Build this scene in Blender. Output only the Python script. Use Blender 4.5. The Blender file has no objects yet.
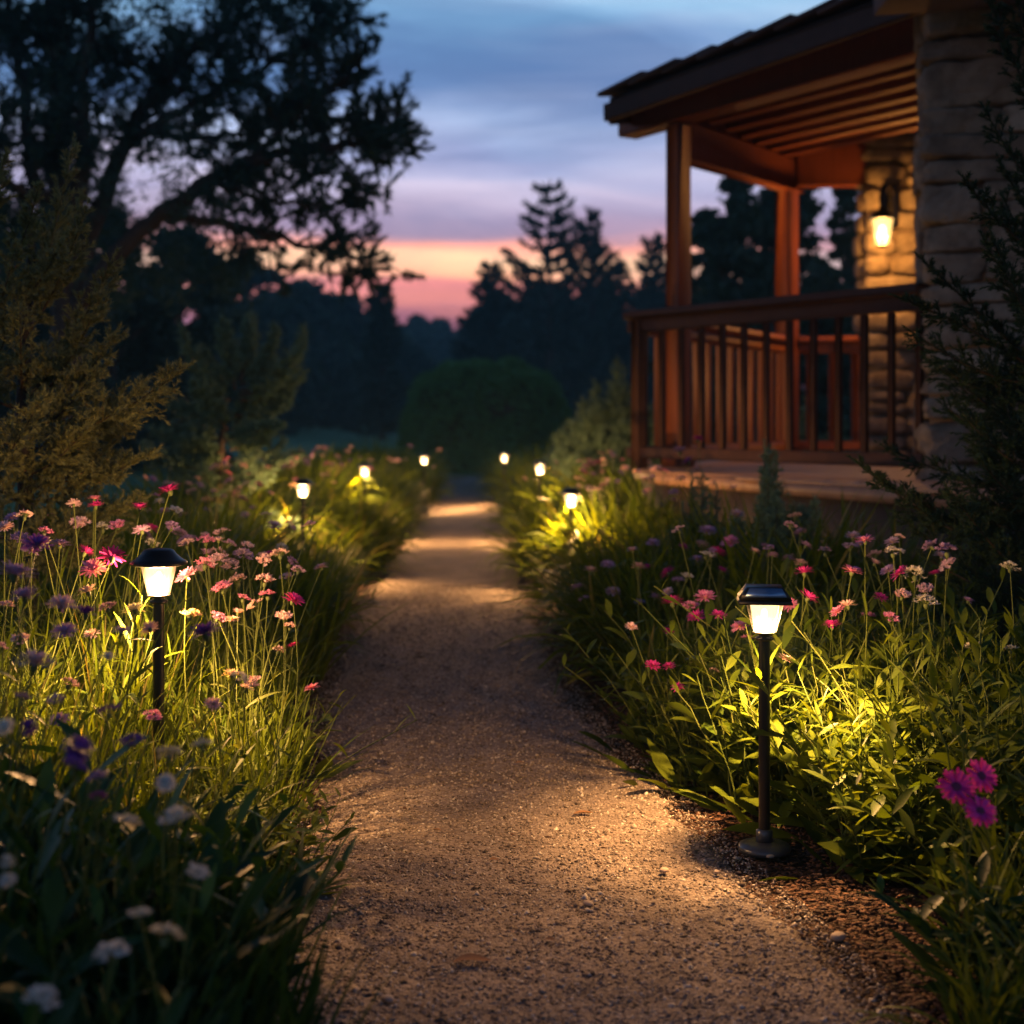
import bpy, math, random
import numpy as np
from mathutils import Vector, Matrix

# ------------------------------------------------------------------ camera, world, exposure
SC = bpy.context.scene
COL = SC.collection
PI = math.pi
F = 1422.0          # focal length in pixels (50 mm lens)
HC = 1.0            # camera height
HZ = 420.0          # horizon row

cam_d = bpy.data.cameras.new('camera')
cam = bpy.data.objects.new('camera', cam_d)
COL.objects.link(cam)
cam.location = (0, 0, HC)
cam.rotation_euler = (math.radians(90), 0, 0)
cam_d.lens = 50.0
cam_d.sensor_width = 36.0
cam_d.shift_y = -(512 - HZ) / 1024.0
cam_d.clip_start = 0.05
cam_d.clip_end = 3000
cam_d.dof.use_dof = True
cam_d.dof.focus_distance = 3.3
cam_d.dof.aperture_fstop = 2.8
SC.camera = cam
SC.view_settings.view_transform = 'Standard'
SC.view_settings.look = 'None'
SC.view_settings.exposure = 0.0
SC.view_settings.gamma = 1.0
SC.cycles.use_denoising = True
SC.cycles.max_bounces = 5
SC.cycles.diffuse_bounces = 2
SC.cycles.glossy_bounces = 2
SC.cycles.transmission_bounces = 3
SC.cycles.transparent_max_bounces = 8
SC.cycles.caustics_reflective = False
SC.cycles.caustics_refractive = False
SC.cycles.sample_clamp_indirect = 4.0

LAMP_W = 58.0      # bulb, all round
DOWN_W = 290.0     # added downward spot in each lamp, shapes the pools on the path
LANTERN_W = 100.0
HAZE = 0.0015
WARM = (1.0, 0.53, 0.20)


class NT:
    """small helper round a node tree"""
    def __init__(s, tree):
        s.t = tree; s.n = tree.nodes; s.l = tree.links
        s.n.clear()
    def node(s, typ, **kw):
        nd = s.n.new(typ)
        for k, v in kw.items():
            if k.startswith('i_'):
                continue
            setattr(nd, k, v)
        return nd
    def link(s, a, b):
        s.l.new(a, b)
    def val(s, sock, v):
        if isinstance(v, bpy.types.NodeSocket):
            s.l.new(v, sock)
        else:
            sock.default_value = v
    def math(s, op, a, b=0.0, c=None, clamp=False):
        nd = s.n.new('ShaderNodeMath'); nd.operation = op; nd.use_clamp = clamp
        s.val(nd.inputs[0], a); s.val(nd.inputs[1], b)
        if c is not None: s.val(nd.inputs[2], c)
        return nd.outputs[0]
    def mix(s, f, a, b, blend='MIX'):
        nd = s.n.new('ShaderNodeMix'); nd.data_type = 'RGBA'; nd.blend_type = blend
        s.val(nd.inputs[0], f)
        s.val(nd.inputs[6], a if isinstance(a, bpy.types.NodeSocket) else (*a, 1))
        s.val(nd.inputs[7], b if isinstance(b, bpy.types.NodeSocket) else (*b, 1))
        return nd.outputs[2]
    def ramp(s, f, stops, interp='LINEAR'):
        nd = s.n.new('ShaderNodeValToRGB'); nd.color_ramp.interpolation = interp
        e = nd.color_ramp.elements
        while len(e) > 1: e.remove(e[-1])
        for i, (p, c) in enumerate(stops):
            if i == 0: el = e[0]; el.position = p
            else: el = e.new(p)
            el.color = (*c, 1) if len(c) == 3 else c
        s.val(nd.inputs[0], f)
        return nd.outputs[0]
    def noise(s, vec, scale, detail=3, rough=0.55, dist=0.0, out=0):
        nd = s.n.new('ShaderNodeTexNoise')
        nd.inputs['Scale'].default_value = scale
        nd.inputs['Detail'].default_value = detail
        nd.inputs['Roughness'].default_value = rough
        nd.inputs['Distortion'].default_value = dist
        if vec is not None: s.l.new(vec, nd.inputs['Vector'])
        return nd.outputs[out]


def lin(r, g, b):
    f = lambda v: (v / 255 / 12.92) if v / 255 <= 0.04045 else ((v / 255 + 0.055) / 1.055) ** 2.4
    return (f(r), f(g), f(b))


world = bpy.data.worlds.new('World')
SC.world = world
world.use_nodes = True
w = NT(world.node_tree)
tc = w.node('ShaderNodeTexCoord')
sep = w.node('ShaderNodeSeparateXYZ'); w.link(tc.outputs['Generated'], sep.inputs[0])
X_, Y_, Z_ = sep.outputs
mp = w.node('ShaderNodeMapping'); mp.inputs['Scale'].default_value = (4.0, 4.0, 20.0); mp.inputs['Rotation'].default_value = (0, math.radians(-5), 0)
w.link(tc.outputs['Generated'], mp.inputs['Vector'])
n1 = w.noise(mp.outputs[0], 1.0, 4, 0.5, 0.25)
mp2 = w.node('ShaderNodeMapping'); mp2.inputs['Scale'].default_value = (3.0, 3.0, 34.0)
mp2.inputs['Location'].default_value = (3.1, 1.7, 5.2)
mp2.inputs['Rotation'].default_value = (0, math.radians(3), 0)
w.link(tc.outputs['Generated'], mp2.inputs['Vector'])
n2 = w.noise(mp2.outputs[0], 1.0, 3, 0.5, 0.3)
zz = w.math('ADD', Z_, w.math('MULTIPLY', w.math('SUBTRACT', n1, 0.5), 0.055))
zn = w.math('MULTIPLY', zz, 1.0, clamp=True)
n1b = w.noise(mp.outputs[0], 0.6, 4, 0.55, 0.5)
zc = w.math('ADD', zn, w.math('MULTIPLY', w.math('SUBTRACT', n1b, 0.5), 0.11), clamp=True)
cool = w.ramp(zc, [(0.0, lin(120, 90, 124)), (0.08, lin(140, 108, 146)), (0.12, lin(132, 124, 156)), (0.145, lin(136, 132, 168)), (0.165, lin(172, 170, 202)),
                   (0.185, lin(146, 160, 200)), (0.205, lin(150, 172, 210)), (0.225, lin(98, 132, 180)), (0.25, lin(96, 136, 182)), (0.275, lin(124, 170, 206)), (0.31, lin(104, 154, 194)),
                   (0.42, lin(60, 104, 156)), (0.7, lin(30, 54, 96)), (1.0, lin(18, 32, 64))])
hot = w.ramp(zn, [(0.0, lin(150, 90, 116)), (0.072, lin(160, 96, 126)), (0.080, lin(232, 134, 128)), (0.090, lin(220, 128, 132)), (0.098, lin(255, 178, 142)),
                  (0.112, lin(255, 208, 164)), (0.121, lin(255, 166, 144)), (0.131, lin(150, 130, 160)), (0.145, lin(136, 130, 166)), (0.165, lin(172, 170, 202)), (1.0, lin(16, 28, 58))])
# the after-glow only lies round the place where the sun went down
az = w.math('SUBTRACT', w.math('DIVIDE', X_, w.math('MAXIMUM', Y_, 0.05)), -0.05)
mask = w.math('SUBTRACT', 1.0, w.math('MULTIPLY', w.math('ABSOLUTE', az), 2.7), clamp=True)
mask = w.math('MULTIPLY', mask, w.math('GREATER_THAN', Y_, 0.0))
mask = w.math('MULTIPLY', mask, w.math('SUBTRACT', 1.0, w.math('MULTIPLY', w.math('SUBTRACT', Z_, 0.135), 30.0), clamp=True), clamp=True)
mask = w.math('SMOOTH_MIN', w.math('MULTIPLY', mask, 1.7), 1.0, 0.2)
skyc = w.mix(mask, cool, hot)
streak = w.ramp(n2, [(0.40, (0, 0, 0)), (0.62, (1, 1, 1))])
hi = w.mix(0.42, skyc, lin(190, 196, 218))
band = w.math('MULTIPLY', w.math('GREATER_THAN', Z_, 0.0), w.math('SUBTRACT', 1.0, w.math('MULTIPLY', Z_, 1.6), clamp=True))
low = w.math('SUBTRACT', 1.0, mask, clamp=True)
skyc = w.mix(w.math('MULTIPLY', w.math('MULTIPLY', streak, band), w.math('ADD', 0.15, w.math('MULTIPLY', low, 0.85))), skyc, hi)
mp3 = w.node('ShaderNodeMapping'); mp3.inputs['Scale'].default_value = (3.2, 3.2, 15.0); mp3.inputs['Location'].default_value = (1.3, 0.4, 2.2); mp3.inputs['Rotation'].default_value = (0, math.radians(9), 0)
w.link(tc.outputs['Generated'], mp3.inputs['Vector'])
n3 = w.ramp(w.noise(mp3.outputs[0], 1.0, 5, 0.55, 0.6), [(0.38, (0.62, 0.68, 0.78)), (0.49, (0.95, 0.97, 1.0)), (0.60, (1.34, 1.24, 1.15))])
skyc = w.mix(0.9, skyc, n3, 'MULTIPLY')
# the physical dusk sky adds its blue overhead
nis = w.node('ShaderNodeTexSky', sky_type='NISHITA', sun_disc=False)
nis.sun_elevation = math.radians(0.5); nis.sun_rotation = math.radians(-3)
# the sky opposite the afterglow is already dark
mr = w.node('ShaderNodeMapRange'); mr.interpolation_type = 'SMOOTHSTEP'; w.link(Y_, mr.inputs['Value'])
mr.inputs['From Min'].default_value = -0.5; mr.inputs['From Max'].default_value = 0.9; mr.inputs['To Min'].default_value = 0.72; mr.inputs['To Max'].default_value = 1.08
skyc = w.mix(1.0, skyc, w.node('ShaderNodeCombineColor').outputs[0], 'MULTIPLY')
cc_ = skyc.node.inputs[7].links[0].from_node
for q_ in range(3): w.link(mr.outputs[0], cc_.inputs[q_])
bgA = w.node('ShaderNodeBackground'); w.link(skyc, bgA.inputs[0]); bgA.inputs[1].default_value = 1.27
bgB = w.node('ShaderNodeBackground'); w.link(nis.outputs[0], bgB.inputs[0]); bgB.inputs[1].default_value = 0.01
ad = w.node('ShaderNodeAddShader'); w.link(bgA.outputs[0], ad.inputs[0]); w.link(bgB.outputs[0], ad.inputs[1])
wo = w.node('ShaderNodeOutputWorld'); w.link(ad.outputs[0], wo.inputs[0])

# ------------------------------------------------------------------ helpers


def P(px, py, Y):
    return np.array([(px - 512) * Y / F, Y, HC - (py - HZ) * Y / F])


def smooth(t):
    return t * t * (3 - 2 * t)


def nz(x, y, z=0.0, s=1.0, seed=0.0):
    """cheap smooth pseudo noise, about -1..1"""
    x = x * s + seed * 1.7; y = y * s + seed * 2.3; z = z * s + seed * 0.9
    return (np.sin(x * 1.0 + 1.3 * np.sin(y * 1.7 + z) + 0.5) + np.sin(y * 1.3 + 1.7 * np.sin(x * 0.9 - z * 1.1) + 1.9)
            + np.sin(z * 1.1 + 1.1 * np.sin(x * 1.3 + y * 1.1)) + 0.5 * np.sin(2.3 * x + 2.9 * y - 2.1 * z)) / 3.5


def mesh_from(name, verts, tris=None, quads=None, mats=(), smooth_=False, midx=None):
    verts = np.asarray(verts, dtype=np.float32).reshape(-1, 3)
    nt = 0 if tris is None else len(tris); nq = 0 if quads is None else len(quads)
    me = bpy.data.meshes.new(name)
    me.vertices.add(len(verts)); me.vertices.foreach_set('co', verts.ravel())
    loops = []
    if nt: loops.append(np.asarray(tris, dtype=np.int32).ravel())
    if nq: loops.append(np.asarray(quads, dtype=np.int32).ravel())
    lv = np.concatenate(loops)
    me.loops.add(len(lv)); me.loops.foreach_set('vertex_index', lv)
    tot = np.concatenate([np.full(nt, 3, np.int32), np.full(nq, 4, np.int32)])
    st = np.concatenate([[0], np.cumsum(tot)[:-1]]).astype(np.int32)
    me.polygons.add(nt + nq)
    me.polygons.foreach_set('loop_start', st)
    me.polygons.foreach_set('loop_total', tot)
    if smooth_: me.polygons.foreach_set('use_smooth', np.ones(nt + nq, bool))
    for m in mats: me.materials.append(m)
    if midx is not None: me.polygons.foreach_set('material_index', np.asarray(midx, np.int32))
    me.update(calc_edges=True)
    me.validate()
    return me


class MB:
    """collects geometry; build() links it as ONE mesh object"""
    def __init__(s):
        s.v = []; s.q = []; s.t = []; s.n = 0
    def add(s, verts, quads=None, tris=None):
        verts = np.asarray(verts, dtype=float).reshape(-1, 3)
        s.v.append(verts)
        if quads is not None and len(quads): s.q.append(np.asarray(quads, int) + s.n)
        if tris is not None and len(tris): s.t.append(np.asarray(tris, int) + s.n)
        s.n += len(verts)
        return s
    def box(s, a, b, bev=0.0):
        """axis aligned box between corners a and b"""
        a = np.array(a, float); b = np.array(b, float)
        return s.obox((a + b) / 2, (b - a) / 2, np.eye(3), bev)
    def obox(s, c, h, R, bev=0.0):
        c = np.array(c, float); h = np.array(h, float)
        if bev <= 0:
            g = np.array([[x, y, z] for x in (-1, 1) for y in (-1, 1) for z in (-1, 1)], float) * h
            q = [(0, 1, 3, 2), (4, 6, 7, 5), (0, 4, 5, 1), (2, 3, 7, 6), (0, 2, 6, 4), (1, 5, 7, 3)]
            return s.add(g @ np.array(R).T + c, q)
        # chamfered box
        vs = []; idx = {}
        for sx in (-1, 1):
            for sy in (-1, 1):
                for sz in (-1, 1):
                    for ax in range(3):
                        p = np.array([sx, sy, sz], float) * (h - bev)
                        p[ax] = (sx, sy, sz)[ax] * h[ax]
                        idx[(sx, sy, sz, ax)] = len(vs); vs.append(p)
        q = []; t = []
        for ax in range(3):
            o = [i for i in range(3) if i != ax]
            for sg in (-1, 1):
                f = []
                for (u, v) in ((-1, -1), (1, -1), (1, 1), (-1, 1)):
                    k = [0, 0, 0]; k[ax] = sg; k[o[0]] = u; k[o[1]] = v
                    f.append(idx[(*k, ax)])
                q.append(f)
        for ax in range(3):      # edges parallel to ax
            o = [i for i in range(3) if i != ax]
            for u in (-1, 1):
                for v in (-1, 1):
                    k0 = [0, 0, 0]; k0[ax] = -1; k0[o[0]] = u; k0[o[1]] = v
                    k1 = list(k0); k1[ax] = 1
                    q.append([idx[(*k0, o[0])], idx[(*k1, o[0])], idx[(*k1, o[1])], idx[(*k0, o[1])]])
        for sx in (-1, 1):
            for sy in (-1, 1):
                for sz in (-1, 1):
                    t.append([idx[(sx, sy, sz, i)] for i in range(3)])
        return s.add(np.array(vs) @ np.array(R).T + c, q, t)
    def beam(s, p, q_, wd, ht, bev=0.006, roll=0.0):
        """rectangular bar from p to q_, width wd (sideways) and height ht"""
        p = np.array(p, float); q_ = np.array(q_, float)
        d = q_ - p; L = np.linalg.norm(d); d /= L
        up = np.array([0, 0, 1.0])
        if abs(d[2]) > 0.95: up = np.array([math.sin(roll), math.cos(roll), 0])
        sd = np.cross(d, up); sd /= np.linalg.norm(sd); up = np.cross(sd, d)
        R = np.stack([sd, d, up], axis=1)
        return s.obox((p + q_) / 2, (wd / 2, L / 2, ht / 2), R, bev)
    def lathe(s, prof, seg=24, c=(0, 0, 0), cap=True):
        prof = np.array(prof, float)
        a = np.linspace(0, 2 * PI, seg, endpoint=False)
        v = np.zeros((len(prof), seg, 3))
        v[:, :, 0] = prof[:, 0, None] * np.cos(a); v[:, :, 1] = prof[:, 0, None] * np.sin(a); v[:, :, 2] = prof[:, 1, None]
        q = []
        for i in range(len(prof) - 1):
            for j in range(seg):
                k = (j + 1) % seg
                q.append((i * seg + j, i * seg + k, (i + 1) * seg + k, (i + 1) * seg + j))
        return s.add(v.reshape(-1, 3) + np.array(c), q)
    def tube(s, pts, r0, r1=None, seg=6, rs=None):
        pts = np.array(pts, float); K = len(pts)
        r = np.linspace(r0, r0 if r1 is None else r1, K) if rs is None else np.array(rs)
        T = np.gradient(pts, axis=0); T /= np.linalg.norm(T, axis=1)[:, None] + 1e-9
        ref = np.array([0.31, 0.2, 0.93]) if abs(T[0, 2]) < 0.9 else np.array([1.0, 0.1, 0])
        A = np.cross(T, ref); A /= np.linalg.norm(A, axis=1)[:, None] + 1e-9
        B = np.cross(T, A)
        a = np.linspace(0, 2 * PI, seg, endpoint=False)
        v = pts[:, None, :] + r[:, None, None] * (np.cos(a)[None, :, None] * A[:, None, :] + np.sin(a)[None, :, None] * B[:, None, :])
        q = [(i * seg + j, i * seg + (j + 1) % seg, (i + 1) * seg + (j + 1) % seg, (i + 1) * seg + j) for i in range(K - 1) for j in range(seg)]
        return s.add(v.reshape(-1, 3), q)
    def blob(s, c, h, R=np.eye(3), n=5, p=6.0, amp=0.1, seed=0.0, freq=3.0):
        """rounded, slightly irregular block (a stone)"""
        g = np.linspace(-1, 1, n)
        vs = []; q = []; base = 0
        for ax in range(3):
            for sg in (-1, 1):
                U, V = np.meshgrid(g, g, indexing='ij')
                pt = np.zeros((n, n, 3)); o = [i for i in range(3) if i != ax]
                pt[..., ax] = sg; pt[..., o[0]] = U; pt[..., o[1]] = V
                vs.append(pt.reshape(-1, 3))
                for i in range(n - 1):
                    for j in range(n - 1):
                        a, b, c_, d = base + i * n + j, base + (i + 1) * n + j, base + (i + 1) * n + j + 1, base + i * n + j + 1
                        q.append((a, b, c_, d) if (sg > 0) == (ax != 1) else (a, d, c_, b))
                base += n * n
        v = np.concatenate(vs)
        nrm = (np.abs(v) ** p).sum(1) ** (1 / p)
        v = v / nrm[:, None]
        k = 1 + amp * nz(v[:, 0] * h[0] * 8, v[:, 1] * h[1] * 8, v[:, 2] * h[2] * 8, freq, seed) + (0.4 * amp * nz(v[:, 0] * h[0] * 40, v[:, 1] * h[1] * 40, v[:, 2] * h[2] * 40, freq, seed + 3) if n > 6 else 0)
        v = v * k[:, None] * np.array(h)
        return s.add(v @ np.array(R).T + np.array(c), q)
    def strips(s, Pts, W, S, fold=None):
        """N ribbons: Pts (N,K,3) centre lines, W (N,K) half widths, S (N,3)/(N,K,3) side vectors; fold = offset of the midrib (N,K,3)"""
        N, K, _ = Pts.shape
        if S.ndim == 2: S = S[:, None, :]
        Lf = Pts - W[..., None] * S; Rt = Pts + W[..., None] * S
        if fold is None:
            v = np.stack([Lf, Rt], axis=2)                   # N,K,2,3
            b = (np.arange(N)[:, None] * K + np.arange(K - 1)[None]) * 2
            q = np.stack([b, b + 1, b + 3, b + 2], -1).reshape(-1, 4)
        else:
            v = np.stack([Lf, Pts + fold, Rt], axis=2)
            b = (np.arange(N)[:, None] * K + np.arange(K - 1)[None]) * 3
            q = np.concatenate([np.stack([b, b + 1, b + 4, b + 3], -1).reshape(-1, 4), np.stack([b + 1, b + 2, b + 5, b + 4], -1).reshape(-1, 4)])
        return s.add(v.reshape(-1, 3), q)
    def mesh(s, name, mats, smooth_=False):
        v = np.concatenate(s.v)
        q = np.concatenate(s.q) if s.q else None; t = np.concatenate(s.t) if s.t else None
        return mesh_from(name, v, t, q, mats if isinstance(mats, (list, tuple)) else [mats], smooth_)
    def build(s, name, mat, parent=None, smooth_=False, loc=None):
        o = bpy.data.objects.new(name, s.mesh(name, mat, smooth_))
        COL.objects.link(o)
        if parent is not None: o.parent = parent
        if loc is not None: o.location = loc
        return o


def obj(name, me, parent=None, loc=None):
    o = bpy.data.objects.new(name, me); COL.objects.link(o)
    if parent is not None: o.parent = parent
    if loc is not None: o.location = loc
    return o


def empty(name, loc=(0, 0, 0), rz=0.0):
    o = bpy.data.objects.new(name, None); COL.objects.link(o)
    o.empty_display_size = 0.1
    o.location = loc; o.rotation_euler = (0, 0, rz)
    return o


def tag(o, label=None, cat=None, group=None, kind=None):
    if label: o['label'] = label
    if cat: o['category'] = cat
    if group: o['group'] = group
    if kind: o['kind'] = kind
    return o


def struct(o):
    o['kind'] = 'structure'; return o


def copy_tree(o, parent=None):
    kids = list(o.children)
    c = o.copy(); COL.objects.link(c)
    c.parent = parent
    for ch in kids: copy_tree(ch, c)
    return c


# ------------------------------------------------------------------ materials
def new_mat(name):
    m = bpy.data.materials.new(name); m.use_nodes = True
    return m, NT(m.node_tree)


def principled(name, col, rough=0.6, metal=0.0, bump=None, var=0.0, vscale=6.0, spec=0.5, stretch=None):
    m, t = new_mat(name)
    b = t.node('ShaderNodeBsdfPrincipled'); o = t.node('ShaderNodeOutputMaterial')
    b.inputs['Roughness'].default_value = rough; b.inputs['Metallic'].default_value = metal
    b.inputs['Specular IOR Level'].default_value = spec
    tcn = t.node('ShaderNodeTexCoord'); vec = tcn.outputs['Object']
    if stretch:
        mpn = t.node('ShaderNodeMapping'); mpn.inputs['Scale'].default_value = stretch
        t.link(vec, mpn.inputs[0]); vec = mpn.outputs[0]
    if var > 0:
        n = t.noise(vec, vscale, 5, 0.6)
        c = t.mix(n, tuple(max(0, x * (1 - var)) for x in col), tuple(x * (1 + var) for x in col))
        t.link(c, b.inputs['Base Color'])
    else:
        b.inputs['Base Color'].default_value = (*col, 1)
    if bump:
        n = t.noise(vec, bump[0], 5, 0.6)
        bn = t.node('ShaderNodeBump'); bn.inputs['Strength'].default_value = bump[1]; bn.inputs['Distance'].default_value = bump[2]
        t.link(n, bn.inputs['Height']); t.link(bn.outputs[0], b.inputs['Normal'])
    t.link(b.outputs[0], o.inputs[0])
    return m


def leaf_mat(name, c0, c1, trans=0.35, rough=0.5, dry=None, spec=0.22):
    """green blade or leaf: every leaf its own tint, light shines through"""
    m, t = new_mat(name)
    g = t.node('ShaderNodeNewGeometry'); o = t.node('ShaderNodeOutputMaterial')
    oi = t.node('ShaderNodeObjectInfo')
    stops = [(0.0, c0), (0.85, c1)]
    if dry: stops += [(0.93, c1), (0.97, dry)]
    c = t.ramp(g.outputs['Random Per Island'], stops)
    c = t.mix(t.math('MULTIPLY', oi.outputs['Random'], 0.35), c, tuple(x * 0.6 for x in c0))
    b = t.node('ShaderNodeBsdfPrincipled'); b.inputs['Roughness'].default_value = rough
    b.inputs['Specular IOR Level'].default_value = spec
    t.link(c, b.inputs['Base Color'])
    tr = t.node('ShaderNodeBsdfTranslucent')
    c2 = t.mix(1.0, c, (1.5, 1.35, 0.5), 'MULTIPLY'); t.link(c2, tr.inputs[0])
    mx = t.node('ShaderNodeMixShader'); mx.inputs[0].default_value = trans
    t.link(b.outputs[0], mx.inputs[1]); t.link(tr.outputs[0], mx.inputs[2]); t.link(mx.outputs[0], o.inputs[0])
    return m


M = {}
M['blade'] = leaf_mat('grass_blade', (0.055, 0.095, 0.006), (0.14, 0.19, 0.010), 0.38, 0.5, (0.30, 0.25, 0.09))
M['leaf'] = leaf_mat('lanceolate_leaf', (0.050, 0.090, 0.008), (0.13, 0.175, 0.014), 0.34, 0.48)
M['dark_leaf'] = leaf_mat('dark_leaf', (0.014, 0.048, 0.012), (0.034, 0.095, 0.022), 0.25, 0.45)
M['stem'] = leaf_mat('flower_stem', (0.07, 0.11, 0.02), (0.15, 0.18, 0.04), 0.2, 0.5)
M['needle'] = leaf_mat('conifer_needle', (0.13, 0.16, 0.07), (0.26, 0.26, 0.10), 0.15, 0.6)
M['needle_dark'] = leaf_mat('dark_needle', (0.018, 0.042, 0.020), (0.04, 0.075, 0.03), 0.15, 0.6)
M['blue_needle'] = leaf_mat('grey_green_needle', (0.09, 0.17, 0.11), (0.16, 0.26, 0.16), 0.15, 0.6)
M['tree_leaf'] = leaf_mat('tree_leaf', (0.018, 0.050, 0.042), (0.040, 0.090, 0.070), 0.25, 0.6)  # teal tint imitates haze and skylight on the distant trees
M['hedge_leaf'] = leaf_mat('hedge_leaf', (0.07, 0.20, 0.08), (0.12, 0.32, 0.13), 0.2, 0.6)
M['fir'] = leaf_mat('fir_needle', (0.018, 0.042, 0.038), (0.035, 0.075, 0.060), 0.15, 0.7)  # blue-green shift painted in for the dusk air before the firs
M['bark'] = principled('bark', (0.035, 0.025, 0.018), 0.9, bump=(30, 0.6, 0.02), var=0.5, vscale=14)
M['twig'] = principled('twig_bark', (0.06, 0.04, 0.022), 0.85, var=0.3, vscale=20)


def petal(name, c0, c1):
    return leaf_mat(name, c0, c1, 0.3, 0.6, spec=0.2)


PET = {
    'magenta': petal('magenta_petal', (0.50, 0.02, 0.27), (0.70, 0.07, 0.48)),
    'pink': petal('pink_petal', (0.70, 0.18, 0.46), (0.85, 0.42, 0.66)),
    'peach': petal('blush_petal', (0.78, 0.48, 0.58), (0.90, 0.74, 0.78)),
    'lilac': petal('lilac_petal', (0.36, 0.22, 0.50), (0.55, 0.38, 0.66)),
    'purple': petal('purple_petal', (0.16, 0.05, 0.34), (0.30, 0.10, 0.50)),
    'white': petal('white_petal', (0.62, 0.60, 0.62), (0.82, 0.80, 0.78)),
    'mauve': petal('mauve_petal', (0.50, 0.30, 0.46), (0.74, 0.58, 0.68)),
}
M['floret'] = principled('flower_centre', (0.45, 0.28, 0.12), 0.8)
M['dark_eye'] = principled('dark_flower_eye', (0.16, 0.02, 0.06), 0.8)
M['calyx'] = principled('calyx', (0.08, 0.11, 0.03), 0.7)

M['black_metal'] = principled('black_lamp_metal', (0.018, 0.017, 0.018), 0.38, 0.6, bump=(240, 0.12, 0.002), spec=0.5)
M['foot'] = principled('lamp_foot_metal', (0.07, 0.075, 0.085), 0.33, 0.3, spec=0.7)  # lighter blue-grey than the pole, imitating sky sheen on the foot
M['solar'] = principled('solar_panel', (0.16, 0.27, 0.42), 0.25, 0.5, spec=0.9)  # blue base colour stands in for the dusk sky's reflection


def glow_glass(name, col, strength, trans):
    m, t = new_mat(name)
    o = t.node('ShaderNodeOutputMaterial')
    tr = t.node('ShaderNodeBsdfTransparent'); tr.inputs[0].default_value = (*trans, 1)
    em = t.node('ShaderNodeEmission'); em.inputs[0].default_value = (*col, 1); em.inputs[1].default_value = strength
    gl = t.node('ShaderNodeBsdfGlossy'); gl.inputs['Roughness'].default_value = 0.15
    a = t.node('ShaderNodeAddShader'); t.link(tr.outputs[0], a.inputs[0]); t.link(em.outputs[0], a.inputs[1])
    fr = t.node('ShaderNodeFresnel'); fr.inputs[0].default_value = 1.35
    mx = t.node('ShaderNodeMixShader'); t.link(fr.outputs[0], mx.inputs[0]); t.link(a.outputs[0], mx.inputs[1]); t.link(gl.outputs[0], mx.inputs[2])
    t.link(mx.outputs[0], o.inputs[0])
    return m


M['glass'] = glow_glass('frosted_lamp_glass', (1.0, 0.64, 0.30), 1.45, (0.9, 0.86, 0.8))
M['clear'] = glow_glass('clear_lamp_shell', (1.0, 0.6, 0.25), 0.0, (0.97, 0.96, 0.95))
M['lantern_glass'] = glow_glass('lantern_glass', (1.0, 0.62, 0.20), 1.4, (0.95, 0.9, 0.8))
M['bulb'], _t = new_mat('lit_bulb')
_e = _t.node('ShaderNodeEmission'); _e.inputs[0].default_value = (1, 0.72, 0.40, 1); _e.inputs[1].default_value = 6
_o = _t.node('ShaderNodeOutputMaterial'); _t.link(_e.outputs[0], _o.inputs[0])

M['wood'] = principled('stained_cedar', (0.24, 0.062, 0.020), 0.55, bump=(9, 0.35, 0.01), var=0.45, vscale=5, stretch=(6, 6, 0.6))
M['rail_wood'] = principled('shaded_rail_wood', (0.060, 0.026, 0.015), 0.7, spec=0.2, bump=(9, 0.3, 0.008), var=0.4, vscale=5, stretch=(3, 3, 3))  # darkened base imitates unlit timber; lantern-side rails take the brighter wood
M['deck_wood'] = principled('deck_board', (0.30, 0.17, 0.10), 0.6, bump=(7, 0.3, 0.006), var=0.35, vscale=5, stretch=(1, 4, 1))
M['shaded_wood'] = principled('shaded_soffit_wood', (0.022, 0.012, 0.009), 0.7, bump=(8, 0.3, 0.006), var=0.3)  # near-black base paints in the shade under the eaves and on the skirt
M['shingle'] = principled('roof_shingle', (0.06, 0.035, 0.032), 0.85, bump=(40, 0.5, 0.01), var=0.4, vscale=12)
M['mortar'] = principled('mortar', (0.16, 0.12, 0.09), 0.95, bump=(60, 0.5, 0.01), var=0.25, vscale=20)


def stone_mat():
    m, t = new_mat('rough_limestone')
    g = t.node('ShaderNodeNewGeometry'); o = t.node('ShaderNodeOutputMaterial'); b = t.node('ShaderNodeBsdfPrincipled')
    tcn = t.node('ShaderNodeTexCoord'); vec = tcn.outputs['Object']
    c = t.ramp(g.outputs['Random Per Island'], [(0, (0.26, 0.20, 0.145)), (0.35, (0.46, 0.37, 0.27)), (0.7, (0.36, 0.30, 0.23)), (1, (0.56, 0.47, 0.36))])
    n = t.noise(vec, 7, 6, 0.65)
    c = t.mix(t.ramp(n, [(0.35, (0.75,) * 3), (0.6, (0, 0, 0))]), c, (0.13, 0.10, 0.075))
    b.inputs['Roughness'].default_value = 0.92; b.inputs['Specular IOR Level'].default_value = 0.2
    t.link(c, b.inputs['Base Color'])
    n2 = t.noise(vec, 11, 9, 0.75)
    bn = t.node('ShaderNodeBump'); bn.inputs['Strength'].default_value = 1.0; bn.inputs['Distance'].default_value = 0.07
    t.link(n2, bn.inputs['Height']); t.link(bn.outputs[0], b.inputs['Normal']); t.link(b.outputs[0], o.inputs[0])
    return m


M['stone'] = stone_mat()


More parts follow.
